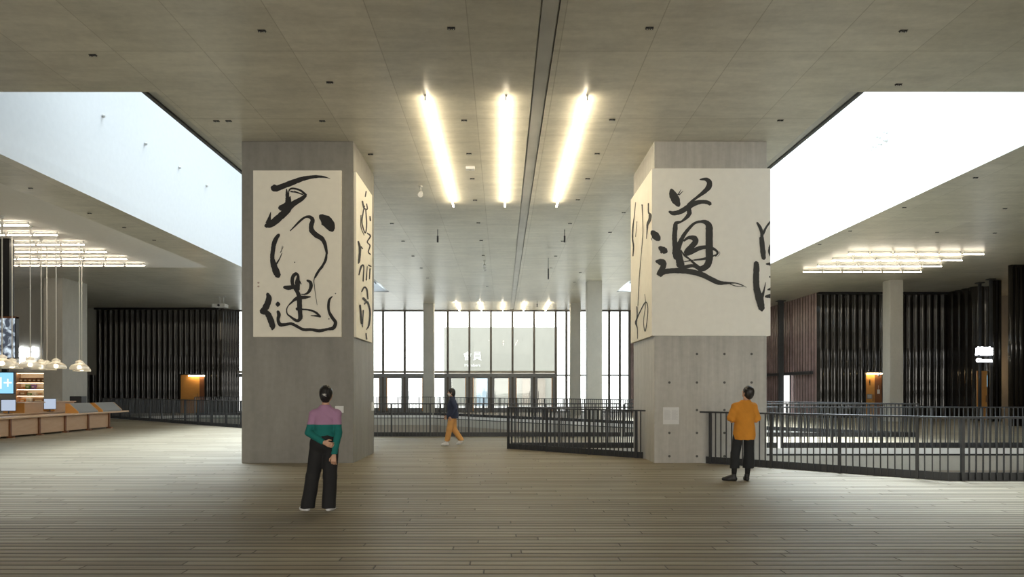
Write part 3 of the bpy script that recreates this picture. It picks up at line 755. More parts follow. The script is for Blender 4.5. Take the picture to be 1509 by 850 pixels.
# fittings on the white shaft walls
for i, (px, py) in enumerate(((153,171),(215,212),(265,247),(305,274))):
    Y = F*11.79/(CX-px); z = EYE+(CY-py)*Y/F
    t = thing('wall_fitting','%s small grey stud from the left on the left rooflight wall' % ORD[i],'wall fitting',(-11.8,Y,z),0,'studs on the left rooflight wall')
    m = MB(); m.cone((-11.82,Y,z),(-11.74,Y,z),.05,.035); part('stud', m, M['housing'], t)
for i, (px, py) in enumerate(((1282.4,220.4),(1290,216),(1298,211.4),(1305.4,207),(1295.6,201.6),(1306,194.8))):
    Y = F*11.8/(px-CX); z = EYE+(CY-py)*Y/F
    t = thing('wall_fitting','%s of six small grey brackets on the bright right rooflight wall, from left' % ORD[i],'wall fitting',(11.8,Y,z),0,'brackets on the right rooflight wall')
    m = MB(); m.box(11.74,11.84,Y-.05,Y+.05,z-.04,z+.04); m.cone((11.68,Y,z),(11.76,Y,z),.03); part('bracket', m, M['housing'], t)
# projector hanging from the ceiling on the left
p = atC(324,437); p = Vector((p.x, p.y, ZC)); t = thing('projector','white ceiling projector hanging in front of the black tiled wall','projector',p)
m = MB(); m.cone(p,(p.x,p.y,p.z-.45),.03).cone((p.x+.22,p.y,p.z),(p.x+.22,p.y,p.z-.45),.03).box(p.x-.15,p.x+.35,p.y-.1,p.y+.1,p.z-.03,p.z); part('bracket', m, M['housing'], t)
m = MB(); m.box(p.x-.35,p.x+.4,p.y-.3,p.y+.3,p.z-.65,p.z-.45); part('case', m, M['housing'], t, bevel=.02)
m = MB(); m.cone((p.x+.05,p.y-.36,p.z-.55),(p.x+.05,p.y-.3,p.z-.55),.07); part('lens', m, M['black'], t)

# ================================================================ LEFT: COUNTER, SCREENS, LAMPS, SHOP
t = thing('service_counter','long low oak counter with brown posts on the far left','counter',(-17.0,26.0,0))
XF = -16.62
ys = [20.9 + 1.5*i for i in range(7)]
for a, b in zip(ys, ys[1:]):
    m = MB(); m.box(XF-0.03,XF,a+0.05,b-0.05,0.06,0.62); part('front_panel', m, M['oak'], t, bevel=0.005)
for y in ys:
    m = MB(); m.box(XF-0.02,XF+0.05,y-0.035,y+0.035,0.0,0.64).box(XF-0.06,XF+0.14,y-0.07,y+0.07,0.0,0.05); part('post', m, M['teak'], t)
m = MB(); m.box(-17.35,-16.5,20.5,31.3,0.64,0.70); part('worktop', m, M['oak_top'], t, bevel=0.008)
m = MB(); m.box(-17.3,-17.27,20.9,29.9,0.02,0.64); part('back_panel', m, M['oak'], t)
m = MB(); m.box(-17.25,XF-0.04,29.87,29.9,0.06,0.62); part('end_panel', m, M['oak'], t)
for y0, y1, nm in ((27.75,29.15,'nearer the monitors'),(29.45,30.95,'at its far end')):
    t = thing('tilted_display','grey sloping display with orange wood ends on the counter, ' + nm,'display',(-16.9,(y0+y1)/2,0.70))
    prof = [(-17.12,0.70),(-16.62,0.70),(-16.62,0.76),(-16.98,1.08),(-17.12,1.08)]
    m = MB(); m.prism(prof, y0+0.04, y1-0.04, 'y'); part('sloping_panel', m, M['grey'], t)
    for yy in (y0, y1-0.04):
        m = MB(); m.prism(prof, yy, yy+0.04, 'y'); part('end_panel', m, M['amber'], t)
t = thing('staff_desk','oak staff desk standing behind the low counter','desk',(-18.4,26.5,0))
m = MB(); m.box(-19.2,-17.75,21.5,31.2,0.70,0.75); part('desktop', m, M['oak_top'], t, bevel=.006)
m = MB(); m.box(-17.85,-17.82,21.7,31.0,0.0,0.70); part('front_panel', m, M['oak'], t)
m = MB(); m.box(-19.1,-17.86,21.7,21.75,0,.70).box(-19.1,-17.86,30.95,31.0,0,.70); part('end_panel', m, M['oak'], t)
for y0, y1, nm in ((26.6,27.7,'nearer the camera'),(28.4,29.7,'farther from the camera')):
    t = thing('raised_shelf_unit','pale oak raised unit with orange edges on staff desk, ' + nm,'shelf unit',(-18.2,(y0+y1)/2,0.75))
    m = MB(); m.box(-18.7,-17.95,y0,y1,0.75,1.11); part('body', m, M['oak'], t, bevel=.005)
    m = MB(); m.box(-18.75,-17.9,y0-.05,y1+.05,1.11,1.15); part('lid', m, M['oak_top'], t)
    m = MB(); m.box(-18.72,-17.93,y0-.04,y0,.75,1.11); part('end_panel', m, M['amber'], t)
def monitor(x, y, w_, h, z, rz, mat, label, back=False):
    t = thing('monitor', label, 'monitor', (x,y,z), rz, 'monitors on the staff desk')
    kc = MB().box(-w_/2,w_/2,-.02,.02,.10,.10+h).build('casing', M['black'], t, bevel=.006)
    MB().box(-w_/2+.015,w_/2-.015,-.026,-.0205,.115,.085+h).build('screen', mat, kc)
    MB().box(-.02,.02,.02,.05,.01,.3).build('neck', M['black'], t)
    MB().box(-.11,.11,-.08,.1,0,.012).build('foot', M['black'], t)
monitor(-17.95,25.75,.46,.42,.75,R(25),M['screen_p'],'pale lit monitor on the staff desk, nearer the camera')
monitor(-17.85,27.95,.42,.42,.75,R(32),M['screen_p'],'pale lit monitor on the staff desk, farther from the camera')
monitor(-18.45,25.3,.55,.36,.75,R(10),M['black'],'black monitor at the left edge of picture on the desk')
monitor(-18.55,28.05,.5,.30,.85-.1,R(10),M['black'],'black monitor between the two oak raised units')
t = thing('loudspeaker','black box behind the sloping grey displays, in front of the concrete column','box',(-18.2,30.4,.75))
m = MB(); m.box(-18.45,-17.95,30.2,30.6,.75,1.34); part('case', m, M['black'], t, bevel=.01)
m = MB(); m.box(-18.42,-17.98,30.19,30.2,.80,1.30); part('grille', m, M['steel'], t)

# hanging screens
def screen_picture():
    m = bpy.data.materials.new('black_white_picture_screen'); m.use_nodes = True; nt = m.node_tree; nt.nodes.clear()
    tc = nt.nodes.new('ShaderNodeTexCoord'); n = nt.nodes.new('ShaderNodeTexNoise'); n.inputs['Scale'].default_value = 3.2; n.inputs['Detail'].default_value = 6; n.inputs['Distortion'].default_value = 1.0
    r = nt.nodes.new('ShaderNodeValToRGB'); e = nt.nodes.new('ShaderNodeEmission'); o = nt.nodes.new('ShaderNodeOutputMaterial')
    r.color_ramp.elements[0].position = .42; r.color_ramp.elements[1].position = .6
    r.color_ramp.elements[0].color = (.06,.07,.09,1); r.color_ramp.elements[1].color = (.62,.72,.8,1)
    nt.links.new(tc.outputs['Object'], n.inputs['Vector']); nt.links.new(n.outputs['Fac'], r.inputs['Fac']); nt.links.new(r.outputs[0], e.inputs[0]); nt.links.new(e.outputs[0], o.inputs[0])
    return m
t = thing('hanging_screen','tall screen with black and white picture hung at the left picture edge','screen',(-18.8,26.0,ZC))
m = MB(); m.box(-20.2,-17.86,26.0,26.18,2.77,4.30); part('casing', m, M['black'], t)
m = MB(); m.box(-20.15,-17.89,25.99,26.0,2.80,4.24); part('screen', m, screen_picture(), t)
m = MB(); m.box(-20.2,-17.86,25.98,26.18,4.24,4.31); part('top_edge', m, M['teak'], t)
m = MB(); m.box(-18.9,-18.12,26.04,26.3,4.30,ZC); part('mast', m, M['black'], t)
t = thing('hanging_screen','light blue screen with white lettering under the picture screen','screen',(-18.6,26.6,2.77))
m = MB(); m.box(-18.45,-18.25,26.1,26.2,2.2,2.77); part('bracket', m, M['black'], t)
m = MB(); m.box(-19.4,-17.93,26.0,26.1,1.46,2.28); part('casing', m, M['black'], t)
m = MB(); m.box(-19.38,-17.95,25.985,26.0,1.49,2.25); part('screen', m, M['screen_b'], t)
text_mesh('lettering','M+',.62,emit('white_screen_lettering',(.9,.96,1),1.0),(-18.38,25.98,1.66),(R(90),0,0),t,.003,.0,t.location)

t = thing('wall_lettering','white lettering on the concrete wall outside, beyond the glass front','lettering',(-3.0,70.0,5.0))
white_l = plain('white_letters', (.85,.86,.84), .6)
text_mesh('characters','會員',.95,white_l,(-3.0,69.97,4.55),(R(90),0,0),t,.03,.0,t.location)
text_mesh('lettering','Members',.42,white_l,(-3.0,69.97,3.85),(R(90),0,0),t,.03,.0,t.location)

# pendant lamps
def glass_shade():
    m = bpy.data.materials.new('pale_glass_shade'); m.use_nodes = True; nt = m.node_tree; nt.nodes.clear()
    o = nt.nodes.new('ShaderNodeOutputMaterial'); a = nt.nodes.new('ShaderNodeBsdfTranslucent'); b = nt.nodes.new('ShaderNodeBsdfTransparent'); g = nt.nodes.new('ShaderNodeBsdfGlossy')
    a.inputs[0].default_value = (.9,.86,.78,1); b.inputs[0].default_value = (.9,.9,.88,1); g.inputs['Roughness'].default_value = .15; g.inputs[0].default_value = (.85,.84,.8,1)
    x = nt.nodes.new('ShaderNodeMixShader'); y = nt.nodes.new('ShaderNodeMixShader'); x.inputs[0].default_value = .35; y.inputs[0].default_value = .30
    nt.links.new(a.outputs[0], x.inputs[1]); nt.links.new(b.outputs[0], x.inputs[2]); nt.links.new(x.outputs[0], y.inputs[1]); nt.links.new(g.outputs[0], y.inputs[2]); nt.links.new(y.outputs[0], o.inputs[0])
    return m
M['shade'] = glass_shade()
def pendant(loc, label):
    h = ZC - loc[2]
    t = thing('pendant_lamp', label, 'pendant lamp', loc, 0, 'glass bell lamps over the counter')
    MB().cone((0,0,.36),(0,0,h),.017,.017,8).build('rod', M['cable'], t)
    MB().lathe([(.001,.0+h),(.07,h),(.07,h-.04),(.018,h-.1)], n=14).build('ceiling_rose', M['housing'], t)
    MB().lathe([(.315,0),(.335,.025),(.33,.08),(.295,.145),(.235,.195),(.16,.225),(.125,.24),(.14,.285),(.125,.33),(.07,.36),(.02,.38)], n=28).build('shade', M['shade'], t)
    MB().sphere((0,0,.10),.075).build('bulb', M['bulb'], t)
    return t
ZL = 2.37
pl_ = None
def yat(X, px): return X*F/(px-CX)
for X, xs_, row in ((-16.0,(3,44.5,82.6,117.0),'front row'),(-17.5,(17.8,69,120.6),'second row'),(-17.0,(60.6,),'between the rows')):
    for i, px in enumerate(xs_):
        lab = ('glass bell lamp over the counter, %s from the left in the %s' % (ORD[i], row)) if len(xs_) > 1 else 'glass bell lamp over the counter hanging between the two lamp rows'
        loc = (X, yat(X,px), ZL)
        if pl_ is None: pl_ = pendant(loc, lab)
        else: dup(pl_, loc, lab)

# lit sign and shop shelves on the back wall
def sign(name, loc, top, bottom, s1, s2, label, w_, z_off):
    t = thing(name, label, 'sign', loc)
    text_mesh('characters', top, s1, M['glow'], (loc[0],loc[1]-.05,loc[2]), (R(90),0,0), t, .03, .012, loc)
    text_mesh('lettering', bottom, s2, M['glow'], (loc[0],loc[1]-.05,loc[2]-z_off), (R(90),0,0), t, .03, .010, loc)
    MB().box(-w_/2,w_/2,-.03,-.0,-z_off-.02,-z_off+.02).box(-w_/2,w_/2,-.03,0,.2,.24).build('rail', M['steel'], t)
    return t
sign('illuminated_sign',(-26.1,38.97,3.45),'商店','Shop',.62,.42,'glowing white sign on the grey wall at left, above the hanging lamps',1.1,.42)
t = thing('shop_shelving','warmly lit shop shelving against the grey wall at left','shelving',(-25.4,38.7,0))
x0, x1 = -26.5, -24.6
m = MB(); m.box(x0,x1,38.93,38.98,0.1,2.55); part('back_panel', m, plain('cream_shelf_back',(.92,.80,.62),.7), t)
m = MB(); m.box(x0,x0+.04,38.55,38.93,0,2.55).box(x1-.04,x1,38.55,38.93,0,2.55); part('side_panel', m, M['oak'], t)
lv = [0.9,1.27,1.62,1.98,2.5]
for z in lv:
    m = MB(); m.box(x0+.04,x1-.04,38.55,38.93,z,z+.03); sf_ = part('shelf', m, M['oak_top'], t)
    if z > 1: m = MB(); m.box(x0+.06,x1-.06,38.6,38.63,z-.02,z-.001); part('light_bar', m, emit('shelf_light_%d' % int(z*100),(1.0,.80,.55),7.0), t, sf_)
cols = {'brown':(.30,.15,.06),'green':(.16,.30,.10),'purple':(.22,.12,.34),'cream':(.75,.66,.48),'orange':(.6,.26,.07),'white':(.8,.78,.72)}
goods = [(3,[('brown',.19,.24)]*7),(2,[('orange',.24,.12),('green',.22,.24),('purple',.22,.24),('cream',.3,.1),('cream',.3,.14)]),(1,[('brown',.34,.24),('green',.2,.12),('white',.2,.16),('cream',.32,.18),('orange',.26,.12)]),(0,[('orange',.3,.2),('white',.28,.24),('brown',.62,.22),('cream',.2,.16)])]
nm_l = {3:'top',2:'second',1:'third',0:'bottom'}
gm = {k: plain('goods_'+k, v, .6) for k, v in cols.items()}
for li, items in goods:
    tot = sum(i[1] for i in items); gap = (x1-x0-.2-tot)/len(items); x = x0+.1+gap/2
    for i, (c, w_, h) in enumerate(items):
        z = lv[li]+.03
        o = thing('boxed_goods','%s boxed goods on the %s lit shop shelf, %s from the left' % (c, nm_l[li], ORD[i]),'boxed goods',(x+w_/2,38.75,z),0,'goods on the lit shop shelves')
        m = MB(); m.box(x,x+w_,38.66,38.84,z,z+h); bx_ = part('box', m, gm[c], o, bevel=.006)
        m = MB(); m.box(x+w_*.2,x+w_*.8,38.655,38.66,z+h*.3,z+h*.6); part('label_panel', m, gm['cream' if c != 'cream' else 'orange'], o)
        x += w_+gap

# lit timber doorways in the tiled walls
def doorway(n, x0, x1, xs1, Y, zt, lamp, label_lamp, lampname):
    d = bpy.data.objects.new('door_%d' % n, None); C.objects.link(d); struct(d); d.location = ((x0+xs1)/2, Y, 0); l = d.location
    m = MB(); m.box(x0,x1,Y-.06,Y,0,zt); m.build('door_leaf', M['amber'], d, off=l)
    m = MB(); m.box(x1,xs1,Y-.04,Y,0,zt); m.build('dark_opening', M['teak'], d, off=l)
    m = MB(); m.box(x0-.07,x0,Y-.16,Y,0,zt+.06).box(xs1,xs1+.07,Y-.16,Y,0,zt+.06).box(x0,xs1,Y-.16,Y,zt,zt+.06); m.build('door_frame', M['black'], d, off=l)
    m = MB(); m.cone((x1-.12,Y-.12,.95),(x1-.12,Y-.12,1.35),.015).cone((x1-.12,Y-.12,1.0),(x1-.12,Y-.06,1.0),.01); m.build('handle', M['steel'], d, off=l)
    t = thing(lampname, label_lamp, 'lamp', (lamp[0],Y-.16,zt))
    m = MB(); m.box(lamp[0],lamp[1],Y-.30,Y-.16,zt-.02,zt+.04); part('housing', m, M['steel'], t)
    m = MB(); m.cone((lamp[0]+.02,Y-.24,zt-.05),(lamp[1]-.02,Y-.24,zt-.05),.035); part('tube', m, emit(lampname+'_glow_%d' % n,(1.0,.72,.36),30.0), t)
    return d
doorway(31,-21.88,-20.62,-20.25,48.25,2.6,(-21.3,-20.2),'glowing lamp bar over the lit doorway in the left black tiled wall','doorway_lamp')
doorway(32,20.66,21.2,21.62,40.5,2.58,(20.66,21.55),'glowing lamp bar over the lit doorway beside the slim right column','doorway_lamp')
m = MB(); m.box(21.62,21.95,40.44,40.5,0,2.58); struct(m.build('trim_10', M['amber']))
t = thing('notice','small grey notice on the lit wooden door at right','notice',(20.95,40.44,1.2)); m = MB(); m.box(20.75,21.05,40.42,40.44,1.08,1.36); part('plate', m, M['grey'], t); m = MB(); m.box(20.79,21.01,40.415,40.42,1.13,1.31); part('print', m, M['paper_t'], t)
t = thing('notice','small white notice in the dark opening of the right lit doorway','notice',(21.42,40.46,1.5)); m = MB(); m.box(21.35,21.5,40.44,40.46,1.38,1.62); part('plate', m, M['paper'], t); m = MB(); m.cone((21.425,40.45,1.62),(21.425,40.45,1.85),.006); part('cord', m, M['paper'], t)
t = thing('pictogram','small dark figure pictogram on the lit wooden door at right','pictogram',(20.92,40.44,2.05)); m = MB(); m.cone((20.92,40.42,2.16),(20.92,40.44,2.16),.03).box(20.885,20.955,40.425,40.44,1.98,2.12).box(20.89,20.91,40.425,40.44,1.86,1.98).box(20.93,20.95,40.425,40.44,1.86,1.98); part('figure', m, M['black'], t)
t = thing('spotlight','small white camera on the lamp bar of the right lit doorway','camera',(21.35,40.2,2.45)); m = MB(); m.sphere((21.35,40.25,2.44),.08); part('head', m, M['paper'], t); m = MB(); m.cone((21.35,40.25,2.5),(21.35,40.25,2.56),.02); part('stem', m, M['paper'], t)

# right: pale glazed door in the return wall, dark posts, lit sign, clad pier
d = bpy.data.objects.new('door_33', None); C.objects.link(d); struct(d); d.location = (17.8,44.5,0)
m = MB(); m.box(17.76,17.80,43.95,45.05,0.05,2.5); m.build('door_leaf', emit('door_daylight_glow',(1,.99,.95),1.0), d, off=d.location)  # bright daylight at this door is put in as emission of the leaf
m = MB(); m.box(17.77,17.83,43.88,43.95,0,2.5).box(17.77,17.83,45.05,45.12,0,2.5); m.build('door_frame', M['steel'], d, off=d.location)
def post(x, y, r, label, plate=True):
    t = thing('steel_post', label, 'post', (x,y,0), 0, 'dark steel posts')
    m = MB(); m.box(x-r,x+r,y-r,y+r,0,ZC-.02); part('shaft', m, M['steel'], t, bevel=.01)
    m = MB(); m.box(x-r-.1,x+r+.1,y-r-.1,y+r+.1,ZC-.05,ZC-.001); part('head_plate', m, M['steel'], t)
post(17.4,44.4,.14,'dark steel post before the pinkish ribbed wall, right of the right column')
post(24.75,36.8,.06,'thin dark post with head plate behind the glowing right sign')
post(24.5,35.6,.06,'thin dark post with head plate, right of the glowing right sign')
t = thing('illuminated_sign','glowing white cinema sign fixed to the thin dark posts at far right','sign',(24.05,35.5,3.4))
text_mesh('characters','戲院',.43,M['glow'],(24.04,35.42,3.38),(R(90),0,0),t,.03,.014,t.location)
text_mesh('lettering','Cinema',.25,M['glow'],(24.04,35.42,3.0),(R(90),0,0),t,.03,.012,t.location)
m = MB(); m.box(23.62,24.5,35.46,35.5,3.27,3.31).box(23.62,24.5,35.46,35.5,3.68,3.72).box(24.46,24.5,35.46,35.56,3.0,3.72); part('rail', m, M['steel'], t)
d = bpy.data.objects.new('door_34', None); C.objects.link(d); struct(d); d.location = (25.8,38.15,0)
m = MB(); m.box(25.5,25.98,38.05,38.15,0,2.62); m.build('door_leaf', M['amber'], d, off=d.location)
m = MB(); m.cone((25.9,38.0,.95),(25.9,38.0,1.3),.015).cone((25.9,38.0,1.0),(25.9,38.05,1.0),.01); m.build('handle', M['steel'], d, off=d.location)
def clad_block(x0, x1, y0, y1, label, z1=ZC):
    t = thing('tiled_pier', label, 'pier', ((x0+x1)/2,(y0+y1)/2,0), 0, 'black tiled piers')
    m = MB(); m.box(x0+.1,x1-.1,y0+.1,y1-.1,0,z1); part('core', m, M['black'], t)
    m = MB(); r = .085
    n = max(2, round((x1-x0)/.2))
    for i in range(n):
        x = x0+r+(x1-x0-2*r)*i/(n-1); m.cone((x,y0+.1,0),(x,y0+.1,z1-.02),r,r,14)
    n2 = max(2, round((y1-y0)/.2))
    for i in range(1, n2):
        y = y0+.1+(y1-y0-.2)*i/n2; m.cone((x0+.1,y,0),(x0+.1,y,z1-.02),r,r,14)
    part('tile_cladding', m, M['tile'], t)
clad_block(24.85,25.3,35.9,36.4,'black tiled fin standing just right of the glowing right sign')
clad_block(22.5,24.1,31.4,31.75,'black tiled pier at the right picture edge')
t = thing('wall_screen','small pale blue and red screen in the warm alcove at far right','screen',(28.6,41.9,1.9))
m = MB(); m.box(28.35,29.0,41.9,41.98,1.75,2.5); part('casing', m, M['black'], t)
m = MB(); m.box(28.38,28.97,41.89,41.9,1.78,2.47); part('screen', m, emit('alcove_screen',(.35,.68,.85),1.0), t)
m = MB(); m.box(28.78,28.97,41.885,41.89,1.78,2.47); part('red_band', m, emit('alcove_red',(.75,.12,.12),.8), t)
t = thing('globe_lamp','warm round lamp in the alcove at far right, above the blue screen','lamp',(28.5,41.0,ZC))
m = MB(); m.cone((28.5,41.0,2.8),(28.5,41.0,ZC),.012); part('cord', m, M['steel'], t)
m = MB(); m.sphere((28.5,41.0,2.72),.14); part('globe', m, emit('globe_glow',(1.0,.7,.38),45.0), t)

# ================================================================ PEOPLE
class Field:
    """distance field on a grid, smooth union of tapered limbs, turned into one continuous surface"""
    def __init__(s, lo, hi, h):
        s.lo = np.array(lo, float); s.h = h
        s.n = np.ceil((np.array(hi)-s.lo)/h).astype(int)+1
        s.D = np.full(s.n, 0.5, np.float32)
    def _sub(s, lo, hi, m):
        a = np.clip(np.floor((np.array(lo)-m-s.lo)/s.h).astype(int), 0, s.n-1); b = np.clip(np.ceil((np.array(hi)+m-s.lo)/s.h).astype(int)+1, 1, s.n)
        ax = [s.lo[i]+s.h*np.arange(a[i], b[i]) for i in range(3)]
        P = np.stack(np.meshgrid(*ax, indexing='ij'), -1)
        return (slice(a[0],b[0]),slice(a[1],b[1]),slice(a[2],b[2])), P
    def _join(s, sl, d, k):
        o = s.D[sl]
        if k <= 0: s.D[sl] = np.minimum(o, d); return
        hh = np.clip(0.5+0.5*(d-o)/k, 0, 1); s.D[sl] = (d*(1-hh)+o*hh) - k*hh*(1-hh)
    def cone(s, a, b, ra, rb=None, k=0.03, sy=1.0):
        rb = ra if rb is None else rb; a, b = np.array(a, float), np.array(b, float)
        m = max(ra, rb)*max(1,sy)+0.06; sl, P = s._sub(np.minimum(a,b), np.maximum(a,b), m)
        if P.size == 0: return s
        ab = b-a; t = np.clip(((P-a)@ab)/max(1e-9, ab@ab), 0, 1)
        d = np.linalg.norm(P-(a+t[...,None]*ab), axis=-1) - (ra+(rb-ra)*t)
        s._join(sl, d, k); return s
    def ell(s, c, r, k=0.03, rot=None, sub=False):
        c, r = np.array(c, float), np.array(r, float); m = 0.06+r.max()
        sl, P = s._sub(c, c, m); Q = P-c
        if rot is not None: Q = Q@np.array(rot)
        k0 = np.linalg.norm(Q/r, axis=-1); k1 = np.linalg.norm(Q/(r*r), axis=-1)+1e-9
        d = k0*(k0-1)/k1
        if sub: s.D[sl] = np.maximum(s.D[sl], -d)
        else: s._join(sl, d, k)
        return s
    def cut(s, f):
        _, P = s._sub(s.lo, s.lo+s.h*(s.n-1), 0)
        s.D = np.maximum(s.D, f(P).astype(np.float32)); return s
    def wrinkle(s, amp, f):
        _, P = s._sub(s.lo, s.lo+s.h*(s.n-1), 0); s.D = s.D + (amp*f(P)).astype(np.float32); return s
    def mesh(s, name, mat, parent):
        D = s.D; ins = D < 0; n = D.shape
        c = np.zeros((n[0]-1,n[1]-1,n[2]-1), int)
        for i in (0,1):
            for j in (0,1):
                for k in (0,1): c += ins[i:n[0]-1+i, j:n[1]-1+j, k:n[2]-1+k]
        act = (c > 0) & (c < 8); idx = np.full(act.shape, -1, int); cells = np.argwhere(act); idx[act] = np.arange(len(cells))
        acc = np.zeros((len(cells),3)); cnt = np.zeros(len(cells))
        cor = [(i,j,k) for i in (0,1) for j in (0,1) for k in (0,1)]
        for u in range(8):
            for v in range(u+1,8):
                A, B = np.array(cor[u]), np.array(cor[v])
                if abs(A-B).sum() != 1: continue
                da = D[tuple((cells+A).T)]; db = D[tuple((cells+B).T)]; cr = (da < 0) != (db < 0)
                t = np.where(cr, da/np.where(cr, da-db, 1), 0)
                acc[cr] += A+(B-A)*t[cr][:,None]; cnt[cr] += 1
        V = s.lo + s.h*(cells+acc/np.maximum(cnt,1)[:,None])
        faces = []
        for ax in range(3):
            o1, o2 = [(1,2),(2,0),(0,1)][ax]
            sl0 = [slice(None)]*3; sl1 = [slice(None)]*3; sl0[ax] = slice(0,n[ax]-1); sl1[ax] = slice(1,n[ax])
            for o in (o1,o2):
                sl0[o] = slice(1,n[o]-1); sl1[o] = slice(1,n[o]-1)
            cr = ins[tuple(sl0)] != ins[tuple(sl1)]; E = np.argwhere(cr); fl = ins[tuple(sl0)][cr]
            E[:,o1] += 1; E[:,o2] += 1
            q = []
            for d1, d2 in ((-1,-1),(0,-1),(0,0),(-1,0)):
                W = E.copy(); W[:,o1] += d1; W[:,o2] += d2; q.append(idx[tuple(W.T)])
            q = np.stack(q, -1); q[~fl] = q[~fl][:, ::-1]; faces.append(q)
        Fq = np.concatenate(faces); Fq = Fq[(Fq >= 0).all(1)]
        me = bpy.data.meshes.new(name); me.from_pydata(V.tolist(), [], Fq.tolist()); me.update()
        me.polygons.foreach_set('use_smooth', np.ones(len(Fq), bool))
        me.materials.append(mat)
        o = bpy.data.objects.new(name, me); C.objects.link(o); o.parent = parent
        return o
V3 = lambda *a: np.array(a, float)
def unit(v): return v/np.linalg.norm(v)
def hand(f, wrist, d, nrm, curl=0.5, side=1):
    """palm, five fingers; d wrist->knuckles, nrm = palm side, thumb on +side of d x nrm"""
    d = unit(np.array(d,float)); nrm = np.array(nrm,float); nrm = unit(nrm-d*(nrm@d)); s = np.cross(d, nrm)*side
    w_ = np.array(wrist,float)
    for o in (-.026,-.009,.009,.026): f.cone(w_+d*.012+s*o*.6, w_+d*.085+s*o, .014, .0125, .012)
    for o, L in ((-.030,.060),(-.010,.074),(.010,.080),(.030,.070)):
        o = -o
        a = w_+d*.086+s*o; b = a+unit(d+nrm*curl*.6)*L*.5; c = b+unit(d+nrm*curl*1.7)*L*.3; e = c+unit(d*.6+nrm*curl*2.2)*L*.22
        f.cone(a,b,.0090,.0085,.004).cone(b,c,.0084,.0078,.003).cone(c,e,.0078,.0068,.003)
    a = w_+d*.03+s*.026; b = a+unit(d*.8+s*.75+nrm*.3)*.042; c = b+unit(d+s*.15+nrm*.4)*.03
    f.cone(a,b,.013,.0105,.010).cone(b,c,.010,.008,.004)
def head(f, c, Rm):
    """Rm columns: right, forward, up"""
    T = lambda x,y,z: np.array(c)+Rm@V3(x,y,z)
    f.ell(T(0,-.008,.02),(.075,.096,.095),.02,Rm); f.ell(T(0,.025,-.045),(.056,.066,.072),.04,Rm)
    f.cone(T(0,.088,.005),T(0,.112,-.028),.009,.014,.012)                      # nose
    f.cone(T(-.013,.108,-.032),T(.013,.108,-.032),.008,.008,.008)
    for sx in (-1,1):
        f.ell(T(sx*.030,.093,.012),(.013,.012,.009),0,Rm,True)                 # eye sockets
        f.ell(T(sx*.030,.083,.012),(.013,.011,.010),.002,Rm)
        f.cone(T(sx*.045,.085,.030),T(sx*.016,.096,.030),.006,.007,.008)       # brow
        f.ell(T(sx*.076,-.006,-.008),(.011,.020,.031),.008,Rm)                 # ear
    f.ell(T(0,.088,-.060),(.023,.012,.006),.004,Rm); f.ell(T(0,.087,-.070),(.019,.012,.006),.004,Rm)
    f.ell(T(0,.075,-.098),(.02,.018,.014),.02,Rm)
def rotm(yaw, pitch, roll=0):
    return np.array((Matrix.Rotation(yaw,3,'Z') @ Matrix.Rotation(pitch,3,'X') @ Matrix.Rotation(roll,3,'Y')))
def shoe(f, heel, toe, w_=.042, h=.07):
    heel, toe = V3(*heel), V3(*toe); d = unit(toe-heel); L = np.linalg.norm(toe-heel)
    f.cone(heel+V3(0,0,.036)+d*.035, heel+V3(0,0,.034)+d*(L*.55), .036, w_, .02).cone(heel+V3(0,0,.034)+d*(L*.55), toe+V3(0,0,.028)-d*.04, w_, .032, .02)
    f.cone(heel+V3(0,0,.05)+d*.06, heel+V3(0,0,h+.03)+d*.055, .042, .040, .03).cone(heel+V3(0,0,h)+d*.07, heel+V3(0,0,.05)+d*(L*.62), .034,.03,.02)
def body(f, J, sk=1.0):
    """J: joint dictionary"""
    f.cone(J['neck0'],J['neck1'],.050*sk,.054*sk,.02)
    sL, sR = J['sL'], J['sR']; ch = (sL+sR)/2
    f.cone(sL,sR,.048*sk,.048*sk,.05)
    f.ell(ch+V3(0,.005,-.10),(.155*sk,.098*sk,.17),.05); pv = J['pelvis']
    f.cone(ch+V3(0,0,-.15),pv,.105*sk,.115*sk,.06); f.ell(pv,(.158*sk,.108*sk,.11),.05)
    for s_ in 'LR':
        f.cone(J['s'+s_],J['e'+s_],.046*sk,.037*sk,.03).cone(J['e'+s_],J['w'+s_],.037*sk,.025*sk,.02)
        f.cone(J['h'+s_],J['k'+s_],.082*sk,.053*sk,.04).cone(J['k'+s_],J['a'+s_],.052*sk,.034*sk,.03)
        f.ell(J['k'+s_]*.65+J['a'+s_]*.35+V3(0,-.015,0),(.045*sk,.05*sk,.11),.03)
        hh, tt = J['heel'+s_], J['toe'+s_]; f.cone(hh*.82+tt*.18+V3(0,0,.042),hh*.25+tt*.75+V3(0,0,.034),.026,.018,.02)
skin = plain('skin', (.52,.30,.20), .55, noise=.05)
skin2 = plain('skin_warm', (.50,.28,.18), .55, noise=.05)
hairm = plain('black_hair', (.012,.011,.011), .38, noise=.3, nscale=30)
def two_tone(z):
    m, nt, b = new_mat('mauve_and_teal_knit'); tc = nt.nodes.new('ShaderNodeTexCoord'); sp = nt.nodes.new('ShaderNodeSeparateXYZ')
    nt.links.new(tc.outputs['Object'], sp.inputs[0]); g = mathn(nt,'GREATER_THAN',sp.outputs[2],z)
    nt.links.new(mixc(nt,g,(.006,.145,.13),(.36,.20,.32)), b.inputs['Base Color']); b.inputs['Roughness'].default_value = .9
    wv = nt.nodes.new('ShaderNodeTexWave'); wv.inputs['Scale'].default_value = 30; nt.links.new(tc.outputs['Object'], wv.inputs['Vector'])
    bp = nt.nodes.new('ShaderNodeBump'); bp.inputs['Strength'].default_value = .1; bp.inputs['Distance'].default_value = .004; nt.links.new(wv.outputs['Fac'], bp.inputs['Height']); nt.links.new(bp.outputs[0], b.inputs['Normal'])
    return m
